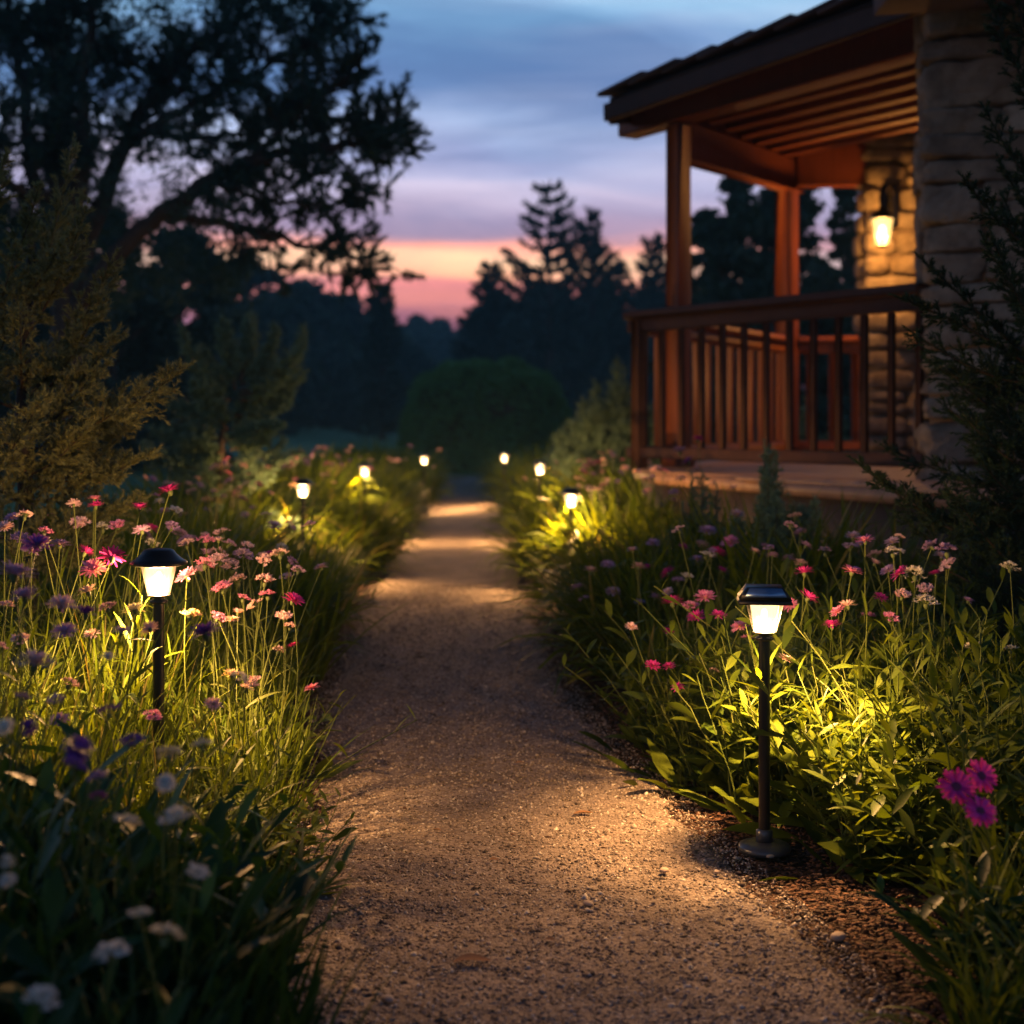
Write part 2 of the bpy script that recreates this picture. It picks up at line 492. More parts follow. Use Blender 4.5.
def gravel_mat(name, ca, cb, cc, sc=150.0, bump=1.0, dist=0.006):
    m, t = new_mat(name)
    o = t.node('ShaderNodeOutputMaterial'); b = t.node('ShaderNodeBsdfPrincipled')
    tcn = t.node('ShaderNodeTexCoord'); vec = tcn.outputs['Object']
    v = t.node('ShaderNodeTexVoronoi'); v.inputs['Scale'].default_value = sc; t.link(vec, v.inputs['Vector'])
    sepc = t.node('ShaderNodeSeparateColor'); t.link(v.outputs['Color'], sepc.inputs[0])
    c = t.ramp(sepc.outputs[0], [(0, ca), (0.5, cb), (1, cc)])
    n = t.noise(vec, 5.0, 5, 0.6)
    c = t.mix(t.ramp(n, [(0.35, (0.55,) * 3), (0.62, (0, 0, 0))]), c, tuple(x * 0.55 for x in ca))
    b.inputs['Roughness'].default_value = 0.85; b.inputs['Specular IOR Level'].default_value = 0.3
    t.link(c, b.inputs['Base Color'])
    n2 = t.noise(vec, sc * 0.35, 4, 0.7)
    h = t.math('ADD', t.math('MULTIPLY', v.outputs['Distance'], -0.6), n2)
    bn = t.node('ShaderNodeBump'); bn.inputs['Strength'].default_value = bump; bn.inputs['Distance'].default_value = dist
    t.link(h, bn.inputs['Height']); t.link(bn.outputs[0], b.inputs['Normal']); t.link(b.outputs[0], o.inputs[0])
    return m


M['path'] = gravel_mat('gravel_path', (0.15, 0.115, 0.095), (0.25, 0.20, 0.165), (0.36, 0.30, 0.25))
M['mulch'] = gravel_mat('bark_mulch', (0.030, 0.015, 0.010), (0.055, 0.026, 0.016), (0.085, 0.040, 0.024), 90, 1.0, 0.012)


def island_mat(name, stops, rough=0.8):
    m, t = new_mat(name)
    g = t.node('ShaderNodeNewGeometry'); o = t.node('ShaderNodeOutputMaterial'); b = t.node('ShaderNodeBsdfPrincipled')
    t.link(t.ramp(g.outputs['Random Per Island'], stops), b.inputs['Base Color'])
    b.inputs['Roughness'].default_value = rough; b.inputs['Specular IOR Level'].default_value = 0.3
    t.link(b.outputs[0], o.inputs[0])
    return m


M['grain'] = island_mat('gravel_grain', [(0, (0.06, 0.048, 0.04)), (0.35, (0.18, 0.14, 0.115)), (0.8, (0.36, 0.30, 0.25)), (1, (0.58, 0.53, 0.47))])
M['chip'] = island_mat('mulch_chip', [(0, (0.022, 0.011, 0.008)), (0.6, (0.075, 0.034, 0.020)), (1, (0.15, 0.075, 0.045))])
M['pebble'] = principled('pebble', (0.38, 0.30, 0.24), 0.7, bump=(90, 0.3, 0.003), var=0.3, vscale=50)
M['dry_leaf'] = leaf_mat('dry_leaf', (0.24, 0.12, 0.06), (0.34, 0.20, 0.11), 0.15, 0.7)


def lawn_mat():
    m, t = new_mat('lawn')
    o = t.node('ShaderNodeOutputMaterial'); b = t.node('ShaderNodeBsdfPrincipled')
    tcn = t.node('ShaderNodeTexCoord'); vec = tcn.outputs['Object']
    n = t.noise(vec, 0.35, 5, 0.6)
    c = t.mix(n, (0.05, 0.22, 0.09), (0.09, 0.33, 0.14))
    n2 = t.noise(vec, 40, 3, 0.6)
    c = t.mix(t.math('MULTIPLY', n2, 0.6), c, (0.03, 0.08, 0.03))
    b.inputs['Roughness'].default_value = 0.9
    t.link(c, b.inputs['Base Color'])
    bn = t.node('ShaderNodeBump'); bn.inputs['Strength'].default_value = 0.7; bn.inputs['Distance'].default_value = 0.05
    t.link(n2, bn.inputs['Height']); t.link(bn.outputs[0], b.inputs['Normal']); t.link(b.outputs[0], o.inputs[0])
    return m


M['lawn'] = lawn_mat()

# ------------------------------------------------------------------ ground, bed, path
YL = [-1.0, 2.3, 3.0, 3.84, 5.08, 6.18, 7.9, 10.16, 11.2, 15.1, 21.5, 25.0]
XL = [-0.42, -0.45, -0.50, -0.575, -0.70, -0.78, -0.82, -0.87, -0.91, -0.93, -1.17, -1.35]
YR = [-1.0, 2.386, 3.04, 3.82, 4.22, 4.9, 7.9, 11.2, 15.1, 18.0, 21.5, 25.0]
XR = [0.78, 0.66, 0.55, 0.44, 0.36, 0.26, 0.11, 0.10, -0.04, -0.20, -0.33, -0.50]
xl = lambda y: np.interp(y, YL, XL)
xr = lambda y: np.interp(y, YR, XR)


def terrain(x, y):
    t = np.clip((np.hypot(x, y) - 34) / 60, 0, 1)
    return -0.035 + 0.75 * smooth(t)


def grid_mesh(name, xs, ys, zf, mat):
    Xg, Yg = np.meshgrid(xs, ys, indexing='ij')
    Zg = zf(Xg, Yg)
    n, m_ = Xg.shape
    v = np.stack([Xg, Yg, Zg], -1).reshape(-1, 3)
    i, j = np.meshgrid(np.arange(n - 1), np.arange(m_ - 1), indexing='ij')
    a = (i * m_ + j).ravel()
    q = np.stack([a, a + m_, a + m_ + 1, a + 1], -1)
    return obj(name, mesh_from(name, v, None, q, [mat], True))


sp = np.concatenate([-np.geomspace(300, 4, 36), np.linspace(-3.5, 3.5, 15), np.geomspace(4, 300, 36)])
struct(grid_mesh('ground', sp, sp + 0.0, terrain, M['lawn']))


def mulch_z(x, y):
    return 0.006 + 0.010 * nz(x, y, 0, 9, 3) + 0.006 * nz(x, y, 0, 31, 5) + 0.004 * nz(x, y, 0, 83, 9)


def tray(z, x, y, x0, x1, y0, y1):
    e = np.minimum(np.minimum(x - x0, x1 - x), np.minimum(y - y0, y1 - y))
    return z - 0.08 * (1 - np.clip(e / 0.25, 0, 1))


struct(grid_mesh('mulch_bed', np.linspace(-3.2, 0.2, 190), np.concatenate([np.linspace(-1, 6, 420), np.linspace(6.05, 24.5, 200)]), lambda x, y: tray(mulch_z(x, y), x, y, -3.2, 9, -1, 24.5), M['mulch']))
struct(grid_mesh('mulch_bed', np.linspace(0.2, 3.2, 170), np.concatenate([np.linspace(-1, 6, 420), np.linspace(6.05, 24.5, 200)]), lambda x, y: tray(mulch_z(x, y), x, y, -9, 3.2, -1, 24.5), M['mulch']))
# path: a crowned sheet that dips under the mulch at its ragged edges
nu, nv = 150, 900
ys = np.concatenate([np.linspace(-1, 6.5, 600), np.linspace(6.53, 25.0, 300)])
us = np.linspace(-0.10, 1.10, nu)
U, V = np.meshgrid(us, ys, indexing='ij')
Lx, Rx = xl(V), xr(V)
PX = Lx + (Rx - Lx) * U
edge = np.minimum(U, 1 - U) * (Rx - Lx)
PZ = 0.018 + 0.006 * nz(PX, V, 0, 4, 1) + 0.0022 * nz(PX, V, 0, 45, 2) + 0.0015 * nz(PX, V, 0, 130, 7)
edge = edge + 0.03 * nz(PX, V, 0, 7, 11) + 0.02 * nz(PX, V, 0, 23, 4)
PZ = PZ - 0.05 * (1 - np.clip(edge / 0.10 + 0.35, 0, 1))
v = np.stack([PX, V, PZ], -1).reshape(-1, 3)
i, j = np.meshgrid(np.arange(nu - 1), np.arange(len(ys) - 1), indexing='ij')
a = (i * len(ys) + j).ravel()
struct(obj('path', mesh_from('path', v, None, np.stack([a, a + len(ys), a + len(ys) + 1, a + 1], -1), [M['path']], True)))


def scatter_grains(name, xs, ys, zs, size, mat, rng, flat=0.7, elong=1.0):
    """many small angular bits as one mesh (octahedra with uneven corners)"""
    N = len(xs)
    base = np.array([[1, 0, 0], [-1, 0, 0], [0, 1, 0], [0, -1, 0], [0, 0, 1], [0, 0, -1]], float)
    V = base[None] * (1 + 0.35 * rng.standard_normal((N, 6, 1)))
    V += 0.25 * rng.standard_normal((N, 6, 3))
    V[:, :, 0] *= elong; V[:, :, 2] *= flat
    V *= size[:, None, None]
    th = rng.uniform(0, 2 * PI, N); c, s_ = np.cos(th)[:, None], np.sin(th)[:, None]
    x = V[..., 0] * c - V[..., 1] * s_; y = V[..., 0] * s_ + V[..., 1] * c
    V = np.stack([x + xs[:, None], y + ys[:, None], V[..., 2] + zs[:, None]], -1)
    f = np.array([[0, 2, 4], [2, 1, 4], [1, 3, 4], [3, 0, 4], [2, 0, 5], [1, 2, 5], [3, 1, 5], [0, 3, 5]])
    T = (f[None] + (np.arange(N) * 6)[:, None, None]).reshape(-1, 3)
    return obj(name, mesh_from(name, V.reshape(-1, 3), T, None, [mat]))


rng = np.random.default_rng(5)
N = 85000
gy = 2.0 + 6.5 * rng.random(N) ** 1.7
gu = rng.uniform(-0.01, 1.01, N)
gx = xl(gy) + (xr(gy) - xl(gy)) * gu
gs = rng.uniform(0.0013, 0.0042, N) * (1 + 0.9 * (rng.random(N) > 0.97))
tag(scatter_grains('gravel', gx, gy, 0.0185 + 0.006 * nz(gx, gy, 0, 4, 1) + gs * 0.2, gs, M['grain'], rng), 'loose fine gravel grains covering the near part of the garden path', 'gravel', kind='stuff')
N = 26000
gy = 2.0 + 6.0 * rng.random(N) ** 1.5
side = rng.random(N) < 0.5
off = np.abs(rng.normal(0.02, 0.16, N)) - 0.09 * (rng.random(N) < 0.35) * rng.random(N)
gx = np.where(side, xl(gy) - off, xr(gy) + off)
gs = rng.uniform(0.0022, 0.0065, N)
kk = rng.random(N) < 0.045                      # a few bits kicked onto the gravel
gx = np.where(kk, xl(gy) + (xr(gy) - xl(gy)) * rng.random(N), gx); gs = np.where(kk, gs * 0.8, gs)
off = np.where(kk, 0.0, off)
tag(scatter_grains('mulch_chips', gx, gy, 0.018 + 0.009 * nz(gx, gy, 0, 9, 3) * (off > 0.03), gs, M['chip'], rng, 0.45, 1.9), 'loose dark bark mulch chips along both edges of the path', 'mulch', kind='stuff')

# ------------------------------------------------------------------ house with its porch
house = empty('stone_house', (2.5, 8.5, 0))
hloc = np.array([2.5, 8.5, 0])


def hpart(mb, name, mat, parent=None, smooth_=False):
    mb2 = mb
    mb2.v = [x - hloc for x in mb2.v]
    return mb2.build(name, mat, house if parent is None else parent, smooth_)


tag(house, 'stone house with a timber porch, raised deck and railing beside the path', 'house')


def stone_block(origin, ang, width, depth, height, rng, back=0.05, course=(0.13, 0.24), z0=0.0, pw=7.0):
    """rough ashlar: every course is laid with stones of its own lengths round a mortar core"""
    d = np.array([math.cos(ang), math.sin(ang), 0]); n = np.array([-math.sin(ang), math.cos(ang), 0]); up = np.array([0, 0, 1.0])
    R = np.stack([d, n, up], 1)
    st = MB(); o = np.array(origin, float)
    z = z0
    while z < height:
        h = rng.uniform(*course); h = min(h, height - z + 0.02)
        x = -0.015 * rng.random()
        while x < width - 0.02:
            wd = rng.uniform(0.18, 0.52) if h < 0.2 else rng.uniform(0.2, 0.62)
            if width - x - wd < 0.16: wd = width - x
            pr = rng.uniform(0.0, 0.06)
            dd = 0.16
            nsub = 1 if h < 0.19 or rng.random() < 0.7 else 2
            for k in range(nsub):
                hh = h / nsub
                c = o + d * (x + wd / 2) + n * (dd / 2 - pr) + up * (z + hh * (k + 0.5))
                ra, rb_ = rng.normal(0, 0.035), rng.normal(0, 0.05)
                Rj = R @ np.array([[math.cos(ra), 0, math.sin(ra)], [0, 1, 0], [-math.sin(ra), 0, math.cos(ra)]]) @ np.array([[math.cos(rb_), -math.sin(rb_), 0], [math.sin(rb_), math.cos(rb_), 0], [0, 0, 1]])
                st.blob(c, (wd / 2 - 0.006, dd / 2 + 0.02, hh / 2 - 0.004), Rj, 17, pw, 0.15, rng.uniform(0, 50), 2.2)
            x += wd
        # side stones (both returns)
        for sx, sgn in ((0.0, 1), (width, -1)):
            y = 0.16
            while y < depth - 0.05:
                wd = min(rng.uniform(0.2, 0.5), depth - y)
                c = o + d * (sx + sgn * 0.06 - sgn * rng.uniform(0, 0.03)) + n * (y + wd / 2) + up * (z + h / 2)
                st.blob(c, (0.08, wd / 2 - 0.004, h / 2 - 0.004), R, 13, pw, 0.10, rng.uniform(0, 50), 2.2)
                y += wd
        z += h
    core = MB()
    core.obox(o + d * width / 2 + n * (depth / 2 + 0.02) + up * (z0 + height) / 2, (width / 2 - 0.03, depth / 2 - 0.03, (height - z0) / 2 - 0.002), R)
    return st, core


rs = np.random.default_rng(11)
ANG = math.atan2(-0.2745, 0.9615)
st, core = stone_block((2.09, 7.22, 0), ANG, 3.4, 1.0, 3.35, rs, course=(0.11, 0.25))
wall_o = hpart(st, 'wall', M['stone'], smooth_=True); hpart(core, 'mortar', M['mortar'], wall_o)
st, core = stone_block((2.86, 11.5, 0), math.atan2(-0.06, 1), 1.3, 0.4, 3.3, rs, course=(0.12, 0.2), pw=3.2)
pil = hpart(st, 'pillar', M['stone'], smooth_=True); hpart(core, 'mortar', M['mortar'], pil)

P0 = np.array([1.10, 9.4]); P1 = np.array([2.28, 11.8])
UV = np.array([0.55, -0.835]); UV /= np.linalg.norm(UV)       # along the front of the porch, towards the wall
VV = (P1 - P0) / np.linalg.norm(P1 - P0)
R0 = np.array([0.82, 9.15]); R1 = np.array([2.10, 7.34])      # front railing line


def p3(p, z): return np.array([p[0], p[1], z])


roll_u = math.atan2(UV[0], UV[1])
for (c, wd, zb, zt) in ((P0, 0.125, 0.68, 2.948), (P1, 0.145, 0.68, 2.92)):
    mb = MB(); mb.beam(p3(c, zb), p3(c, zt), wd, wd, 0.01, roll_u)
    po = hpart(mb, 'post', M['wood'])
    mb = MB(); mb.beam(p3(c, zb), p3(c, zb + 0.12), wd + 0.05, wd + 0.05, 0.012, roll_u)
    hpart(mb, 'post_base', M['wood'], po)
# beams that carry the roof
mb = MB(); mb.beam(p3(P0 - UV * 0.55, 3.06), p3(P0 + UV * 3.4, 3.09), 0.17, 0.22, 0.01); hpart(mb, 'beam', M['wood'])
mb = MB(); mb.beam(p3(P0 + VV * 0.09, 2.85), p3(P1 + VV * 0.3, 3.05), 0.14, 0.26, 0.01); hpart(mb, 'beam', M['wood'])
mb = MB(); mb.beam(p3(P1 + [0.08, 0.0], 3.10), p3(P1 + np.array([2.2, -0.25]), 3.10), 0.16, 0.34, 0.01); hpart(mb, 'beam', M['wood'])
mb = MB(); mb.beam(p3(P0 + VV * 0.09, 3.12), p3(P1 + VV * 0.3, 3.26), 0.04, 0.30, 0.004); hpart(mb, 'frieze_board', M['wood'])
for k in range(7):
    s_ = P0 + VV * (0.28 + 0.36 * k)
    mb = MB(); mb.beam(p3(s_, 3.14 + 0.012 * k), p3(s_ + UV * 3.3, 3.14 + 0.012 * k), 0.09, 0.17, 0.006); hpart(mb, 'rafter', M['wood'])
# ceiling boards above the rafters, one part, boards modelled
mb = MB()
nb = 26
for k in range(nb):
    a0 = P0 + VV * (0.02 + k * 0.165)
    mb.beam(p3(a0 - UV * 0.42, 3.25 + 0.0052 * k), p3(a0 + UV * 5.2, 3.25 + 0.0052 * k), 0.160, 0.02, 0.003)
hpart(mb, 'ceiling', M['wood'])
# roof: fascia along the front, then stepped shingle courses
E0 = np.array([0.63, 9.35]); EU = np.array([0.55, -0.835])
EVn = VV
RF = lambda a, b, z: p3(E0 + EU * a + EVn * b, z)
mb = MB(); mb.beam(RF(-0.02, 0, 3.02), RF(5.2, 0, 3.20), 0.05, 0.115, 0.006); hpart(mb, 'fascia', M['rail_wood'])
mb = MB(); mb.beam(RF(0.0, 0.05, 3.02), RF(0.0, 4.4, 3.96), 0.04, 0.14, 0.006); hpart(mb, 'fascia', M['rail_wood'])
mb = MB(); vs = [RF(0, 0.03, 3.095), RF(5.2, 0.03, 3.28), RF(5.2, 4.5, 4.25), RF(0, 4.5, 4.05)]
vs = np.array(vs); mb.add(np.concatenate([vs, vs + [0, 0, 0.03]]), [(3, 2, 1, 0), (4, 5, 6, 7), (0, 1, 5, 4), (1, 2, 6, 5), (2, 3, 7, 6), (3, 0, 4, 7)])
sof = hpart(mb, 'soffit', M['shaded_wood'])
mb = MB()
rr = np.random.default_rng(3)
for k in range(16):
    a0 = -0.08 + k * 0.33
    z0_ = 3.125 + 0.035 * a0
    b = -0.05 + rr.uniform(-0.01, 0.01)
    q0 = [RF(a0, b, z0_ + 0.005), RF(a0 + 0.46, b, z0_ + 0.055), RF(a0 + 0.46, 4.5, z0_ + 1.01), RF(a0, 4.5, z0_ + 0.96)]
    q0 = np.array(q0); mb.add(np.concatenate([q0, q0 + [0, 0, 0.028]]), [(3, 2, 1, 0), (4, 5, 6, 7), (0, 1, 5, 4), (1, 2, 6, 5), (2, 3, 7, 6), (3, 0, 4, 7)])
hpart(mb, 'roof', M['shingle'])
# main roof overhang above the wall
mb = MB()
q0 = np.array([[1.78, 7.0, 2.99], [1.78, 6.4, 2.99], [6.0, 5.2, 2.99], [6.0, 6.9, 3.2]])
mb.add(np.concatenate([q0, q0 + [0, 0, 0.16]]), [(3, 2, 1, 0), (4, 5, 6, 7), (0, 1, 5, 4), (1, 2, 6, 5), (2, 3, 7, 6), (3, 0, 4, 7)])
hpart(mb, 'roof', M['shingle'])
# deck
dk = np.array([[0.88, 8.50], [0.80, 9.30], [2.25, 12.4], [5.2, 12.2], [5.2, 4.3], [2.75, 4.3]])
n = len(dk)
def slab(mb, poly, z0, z1):
    n = len(poly)
    v = np.concatenate([np.c_[poly, np.full(n, z0)], np.c_[poly, np.full(n, z1)]])
    q = [(i, (i + 1) % n, (i + 1) % n + n, i + n) for i in range(n)]
    # fans
    t = [(n, n + i, n + i + 1) for i in range(1, n - 1)] + [(0, i + 1, i) for i in range(1, n - 1)]
    mb.add(v, q, t); return mb
deck = hpart(slab(MB(), dk[::-1], 0.615, 0.675), 'deck', M['deck_wood'])
cen = dk.mean(0)
hpart(slab(MB(), (cen + (dk - cen) * 0.975)[::-1], 0.0, 0.612), 'deck_skirt', M['shaded_wood'])
# deck boards: raised strips parallel to the front edge
mb = MB()
fd = np.array([0.50, -0.866]); nd = np.array([0.866, 0.5])
import itertools
def inside(pt, poly):
    c = False; n = len(poly)
    for i in range(n):
        a_, b_ = poly[i], poly[(i + 1) % n]
        if (a_[1] > pt[1]) != (b_[1] > pt[1]) and pt[0] < (b_[0] - a_[0]) * (pt[1] - a_[1]) / (b_[1] - a_[1]) + a_[0]: c = not c
    return c
for k in range(-6, 34):
    o_ = dk[0] + nd * (0.07 + k * 0.145)
    ts = [t for t in np.arange(-6, 6, 0.03) if inside(o_ + fd * t, cen + (dk - cen) * 0.99)]
    if len(ts) > 5: mb.beam(p3(o_ + fd * ts[0], 0.684), p3(o_ + fd * ts[-1], 0.684), 0.137, 0.016, 0.003)
hpart(mb, 'deck_boards', M['deck_wood'], deck)


def railing(a, b, n, mat, zt, skip_end=False, bw=0.05, phase=0.5):
    a = np.array(a); b = np.array(b)
    rl = math.atan2((b - a)[0], (b - a)[1])
    mb = MB(); mb.beam(p3(a, zt), p3(b, zt), 0.14, 0.055, 0.014); top = hpart(mb, 'top_rail', mat)
    mb = MB(); mb.beam(p3(a, zt - 0.07), p3(b, zt - 0.07), 0.05, 0.08, 0.006); hpart(mb, 'sub_rail', mat, top)
    mb = MB(); mb.beam(p3(a, 0.79), p3(b, 0.79), 0.07, 0.07, 0.006); hpart(mb, 'bottom_rail', mat)
    for k in range(n):
        c = a + (b - a) * ((k + phase) / n)
        mb = MB(); mb.beam(p3(c, 0.826), p3(c, zt - 0.112), bw, bw, 0.004, rl)
        hpart(mb, 'baluster', mat)


dU = (R1 - R0) / np.linalg.norm(R1 - R0)
railing(R0 - dU * 0.10, R1 + dU * 0.05, 13, M['rail_wood'], 1.675, phase=0.75, bw=0.036)
mb = MB(); mb.beam(p3(R0, 0.68), p3(R0, 1.645), 0.085, 0.085, 0.008, math.atan2(dU[0], dU[1])); hpart(mb, 'newel', M['rail_wood'])
railing(R0 + (P1 - R0) * 0.06, P1 - VV * 0.1, 12, M['wood'], 1.66, bw=0.040)
railing(P1 + [0.1, 0], np.array([2.9, 11.62]), 3, M['wood'], 1.66, bw=0.055)

# wall lantern
lan = empty('wall_lantern', (2.885, 11.08, 2.36))
tag(lan, 'lit black wall lantern hanging on its bracket from the stone pillar', 'lantern')
mb = MB(); mb.lathe([(0.0, 0), (0.045, 0), (0.055, 0.02), (0.082, 0.19), (0.084, 0.21)], 20); mb.build('lantern_glass', M['lantern_glass'], lan, True)
mb = MB(); mb.lathe([(0.0, 0.31), (0.02, 0.305), (0.03, 0.28), (0.06, 0.262), (0.10, 0.215), (0.10, 0.205), (0.0, 0.205)], 20); mb.build('cap', M['black_metal'], lan)
mb = MB(); mb.lathe([(0, -0.012), (0.03, -0.012), (0.05, 0.0), (0, 0.002)], 16); mb.build('finial', M['black_metal'], lan)
mb = MB(); arc = [(0, 0, 0.30), (0, 0, 0.40), (0.02, 0.02, 0.46), (0.07, 0.10, 0.48), (0.12, 0.22, 0.46), (0.16, 0.34, 0.44)]
mb.tube(arc, 0.022, 0.028, 8); mb.tube([(0.16, 0.33, 0.50), (0.16, 0.33, 0.22), (0.15, 0.30, 0.16)], 0.032, 0.02, 8); mb.obox((0.16, 0.36, 0.36), (0.06, 0.02, 0.17), np.eye(3), 0.006)
mb.build('bracket', M['black_metal'], lan)
mb = MB(); mb.blob((0, 0, 0.11), (0.028, 0.028, 0.05), n=6, p=2.2, amp=0); mb.build('bulb', M['bulb'], lan, True)
ld = bpy.data.lights.new('lantern_light', 'POINT'); ld.energy = LANTERN_W; ld.color = (1.0, 0.43, 0.10); ld.shadow_soft_size = 0.05
lo = bpy.data.objects.new('lantern_light', ld); COL.objects.link(lo); lo.parent = lan; lo.location = (0, 0, 0.11)
bpy.data.objects['bulb'].visible_shadow = True

# ------------------------------------------------------------------ path lamps


def ngon_frustum(mb, n, r0, z0, r1, z1, rot=0.0, cap0=True, cap1=True):
    a = np.arange(n) * 2 * PI / n + rot
    v = np.concatenate([np.c_[r0 * np.cos(a), r0 * np.sin(a), np.full(n, z0)], np.c_[r1 * np.cos(a), r1 * np.sin(a), np.full(n, z1)]])
    q = [(i, (i + 1) % n, n + (i + 1) % n, n + i) for i in range(n)]
    t = []
    if cap0: t += [(0, i + 1, i) for i in range(1, n - 1)]
    if cap1: t += [(n, n + i, n + i + 1) for i in range(1, n - 1)]
    mb.add(v, q, t); return mb


def path_lamp(x, y, ztop, kind, label, lean=0.0, power=1.0, rz=0.0, base_z=0.022, aim=(0, 0, 0)):
    r = empty('path_lamp', (x, y, base_z), rz)
    tag(r, label, 'path lamp', 'lit garden lamps along both edges of the path')
    h = ztop - base_z
    zg0, zg1 = h - 0.105, h - 0.040          # glass from, to
    sq = kind == 'square'
    n = 4 if sq else 28
    k = math.sqrt(2) if sq else 1.0
    rot = PI / 4 if sq else 0
    mb = MB()
    if sq:
        ngon_frustum(mb, 4, 0.060 * k, zg1 + 0.002, 0.056 * k, zg1 + 0.012, rot)
        ngon_frustum(mb, 4, 0.058 * k, zg1 + 0.0125, 0.040 * k, h - 0.002, rot)
    else:
        mb.lathe([(0, zg1 + 0.001), (0.054, zg1 + 0.001), (0.064, zg1 + 0.004), (0.064, zg1 + 0.009), (0.052, zg1 + 0.016), (0.040, zg1 + 0.027), (0.034, zg1 + 0.035), (0.028, h - 0.002), (0, h)], 32)
    cap = mb.build('cap', M['black_metal'], r, not sq)
    mb = MB()
    if sq:
        a_ = np.array([-0.046, -0.0535, zg1 + 0.0185]); b_ = np.array([0.046, -0.0535, zg1 + 0.0185]); c_ = np.array([0.036, -0.0425, h - 0.0035]); d_ = np.array([-0.036, -0.0425, h - 0.0035])
        nn = np.cross(b_ - a_, d_ - a_); nn /= np.linalg.norm(nn); q4 = np.array([a_, b_, c_, d_])
        mb.add(np.concatenate([q4 - nn * 0.003, q4 + nn * 0.0025]), [(3, 2, 1, 0), (4, 5, 6, 7), (0, 1, 5, 4), (1, 2, 6, 5), (2, 3, 7, 6), (3, 0, 4, 7)])
        mb.build('solar_panel', M['solar'], cap)
    mb = MB()
    ngon_frustum(mb, n, 0.0215 * k, zg0, 0.0315 * k, zg1, rot, True, False)
    mb.build('glass', M['glass'], r, not sq)
    mb = MB()
    ngon_frustum(mb, n, 0.025 * k, zg0 + 0.001, 0.040 * k, zg1 + 0.0015, rot, False, False)
    mb.build('outer_shell', M['clear'], r, not sq)
    mb = MB()
    mb.lathe([(0, zg0 - 0.020), (0.019, zg0 - 0.020), (0.021, zg0 - 0.014), (0.013, zg0 - 0.010), (0.013, zg0 - 0.006), (0.024, zg0 - 0.004), (0.026, zg0 - 0.001), (0, zg0 - 0.001)], 24)
    mb.build('collar', M['black_metal'], r, True)
    mb = MB(); mb.lathe([(0.0128, 0.03), (0.0128, zg0 - 0.0205)], 20); pole = mb.build('pole', M['black_metal'], r, True)
    mb = MB(); mb.lathe([(0.013, 0.022), (0.019, 0.022), (0.019, 0.046), (0.0135, 0.050)], 20); mb.lathe([(0.0, 0.0), (0.058, 0.0), (0.060, 0.006), (0.057, 0.014), (0.040, 0.020), (0.0, 0.0235)], 36)
    mb.build('base', M['foot'], r, True)
    mb = MB(); mb.blob((0, 0, (zg0 + zg1) / 2 + 0.004), (0.0075, 0.0075, 0.016), n=6, p=2.2, amp=0); mb.build('bulb', M['bulb'], r, True)
    ld = bpy.data.lights.new('lamp_light', 'POINT'); ld.energy = LAMP_W * power; ld.color = WARM; ld.shadow_soft_size = 0.016
    lo = bpy.data.objects.new('lamp_light', ld); COL.objects.link(lo); lo.parent = r; lo.location = (0, 0, (zg0 + zg1) / 2 + 0.004)
    sd = bpy.data.lights.new('added_downlight', 'SPOT'); sd.energy = DOWN_W * power; sd.color = WARM; sd.shadow_soft_size = 0.016  # extra spot added inside the lamp to narrow its pool of light
    sd.spot_size = math.radians(118); sd.spot_blend = 0.8
    so = bpy.data.objects.new('added_downlight', sd); COL.objects.link(so); so.parent = r; so.location = (0, 0, (zg0 + zg1) / 2 + 0.003); so.rotation_euler = aim
    return r


path_lamp(0.573, 3.23, 0.625, 'square', 'square capped lamp on a disc foot at the right path edge, nearest the camera', rz=math.radians(-6), aim=(math.radians(9), math.radians(-7), 0))
path_lamp(-0.80, 3.22, 0.71, 'round', 'round capped lamp standing among the flowers of the near left bed', aim=(math.radians(9), math.radians(9), 0))
path_lamp(0.332, 8.0, 0.62, 'round', 'second lamp of the right row, in the bright grass left of the porch', power=1.5)
path_lamp(0.222, 11.3, 0.68, 'round', 'third lamp of the right row, small, in front of the feathery shrub', power=1.5)
path_lamp(-0.085, 16.0, 0.64, 'round', 'farthest lamp of the right row, at the end of the path', power=1.5)
path_lamp(-1.235, 8.4, 0.655, 'round', 'second lamp of the left row, rising from backlit grass', power=1.5)
path_lamp(-1.17, 11.3, 0.665, 'round', 'third lamp of the left row, half sunk in a grass mound', power=1.5)
path_lamp(-0.945, 15.3, 0.64, 'round', 'farthest lamp of the left row, beside the round hedge', power=1.5)

# ------------------------------------------------------------------ plant generators


def unit(v):
    return v / (np.linalg.norm(v, axis=-1, keepdims=True) + 1e-9)


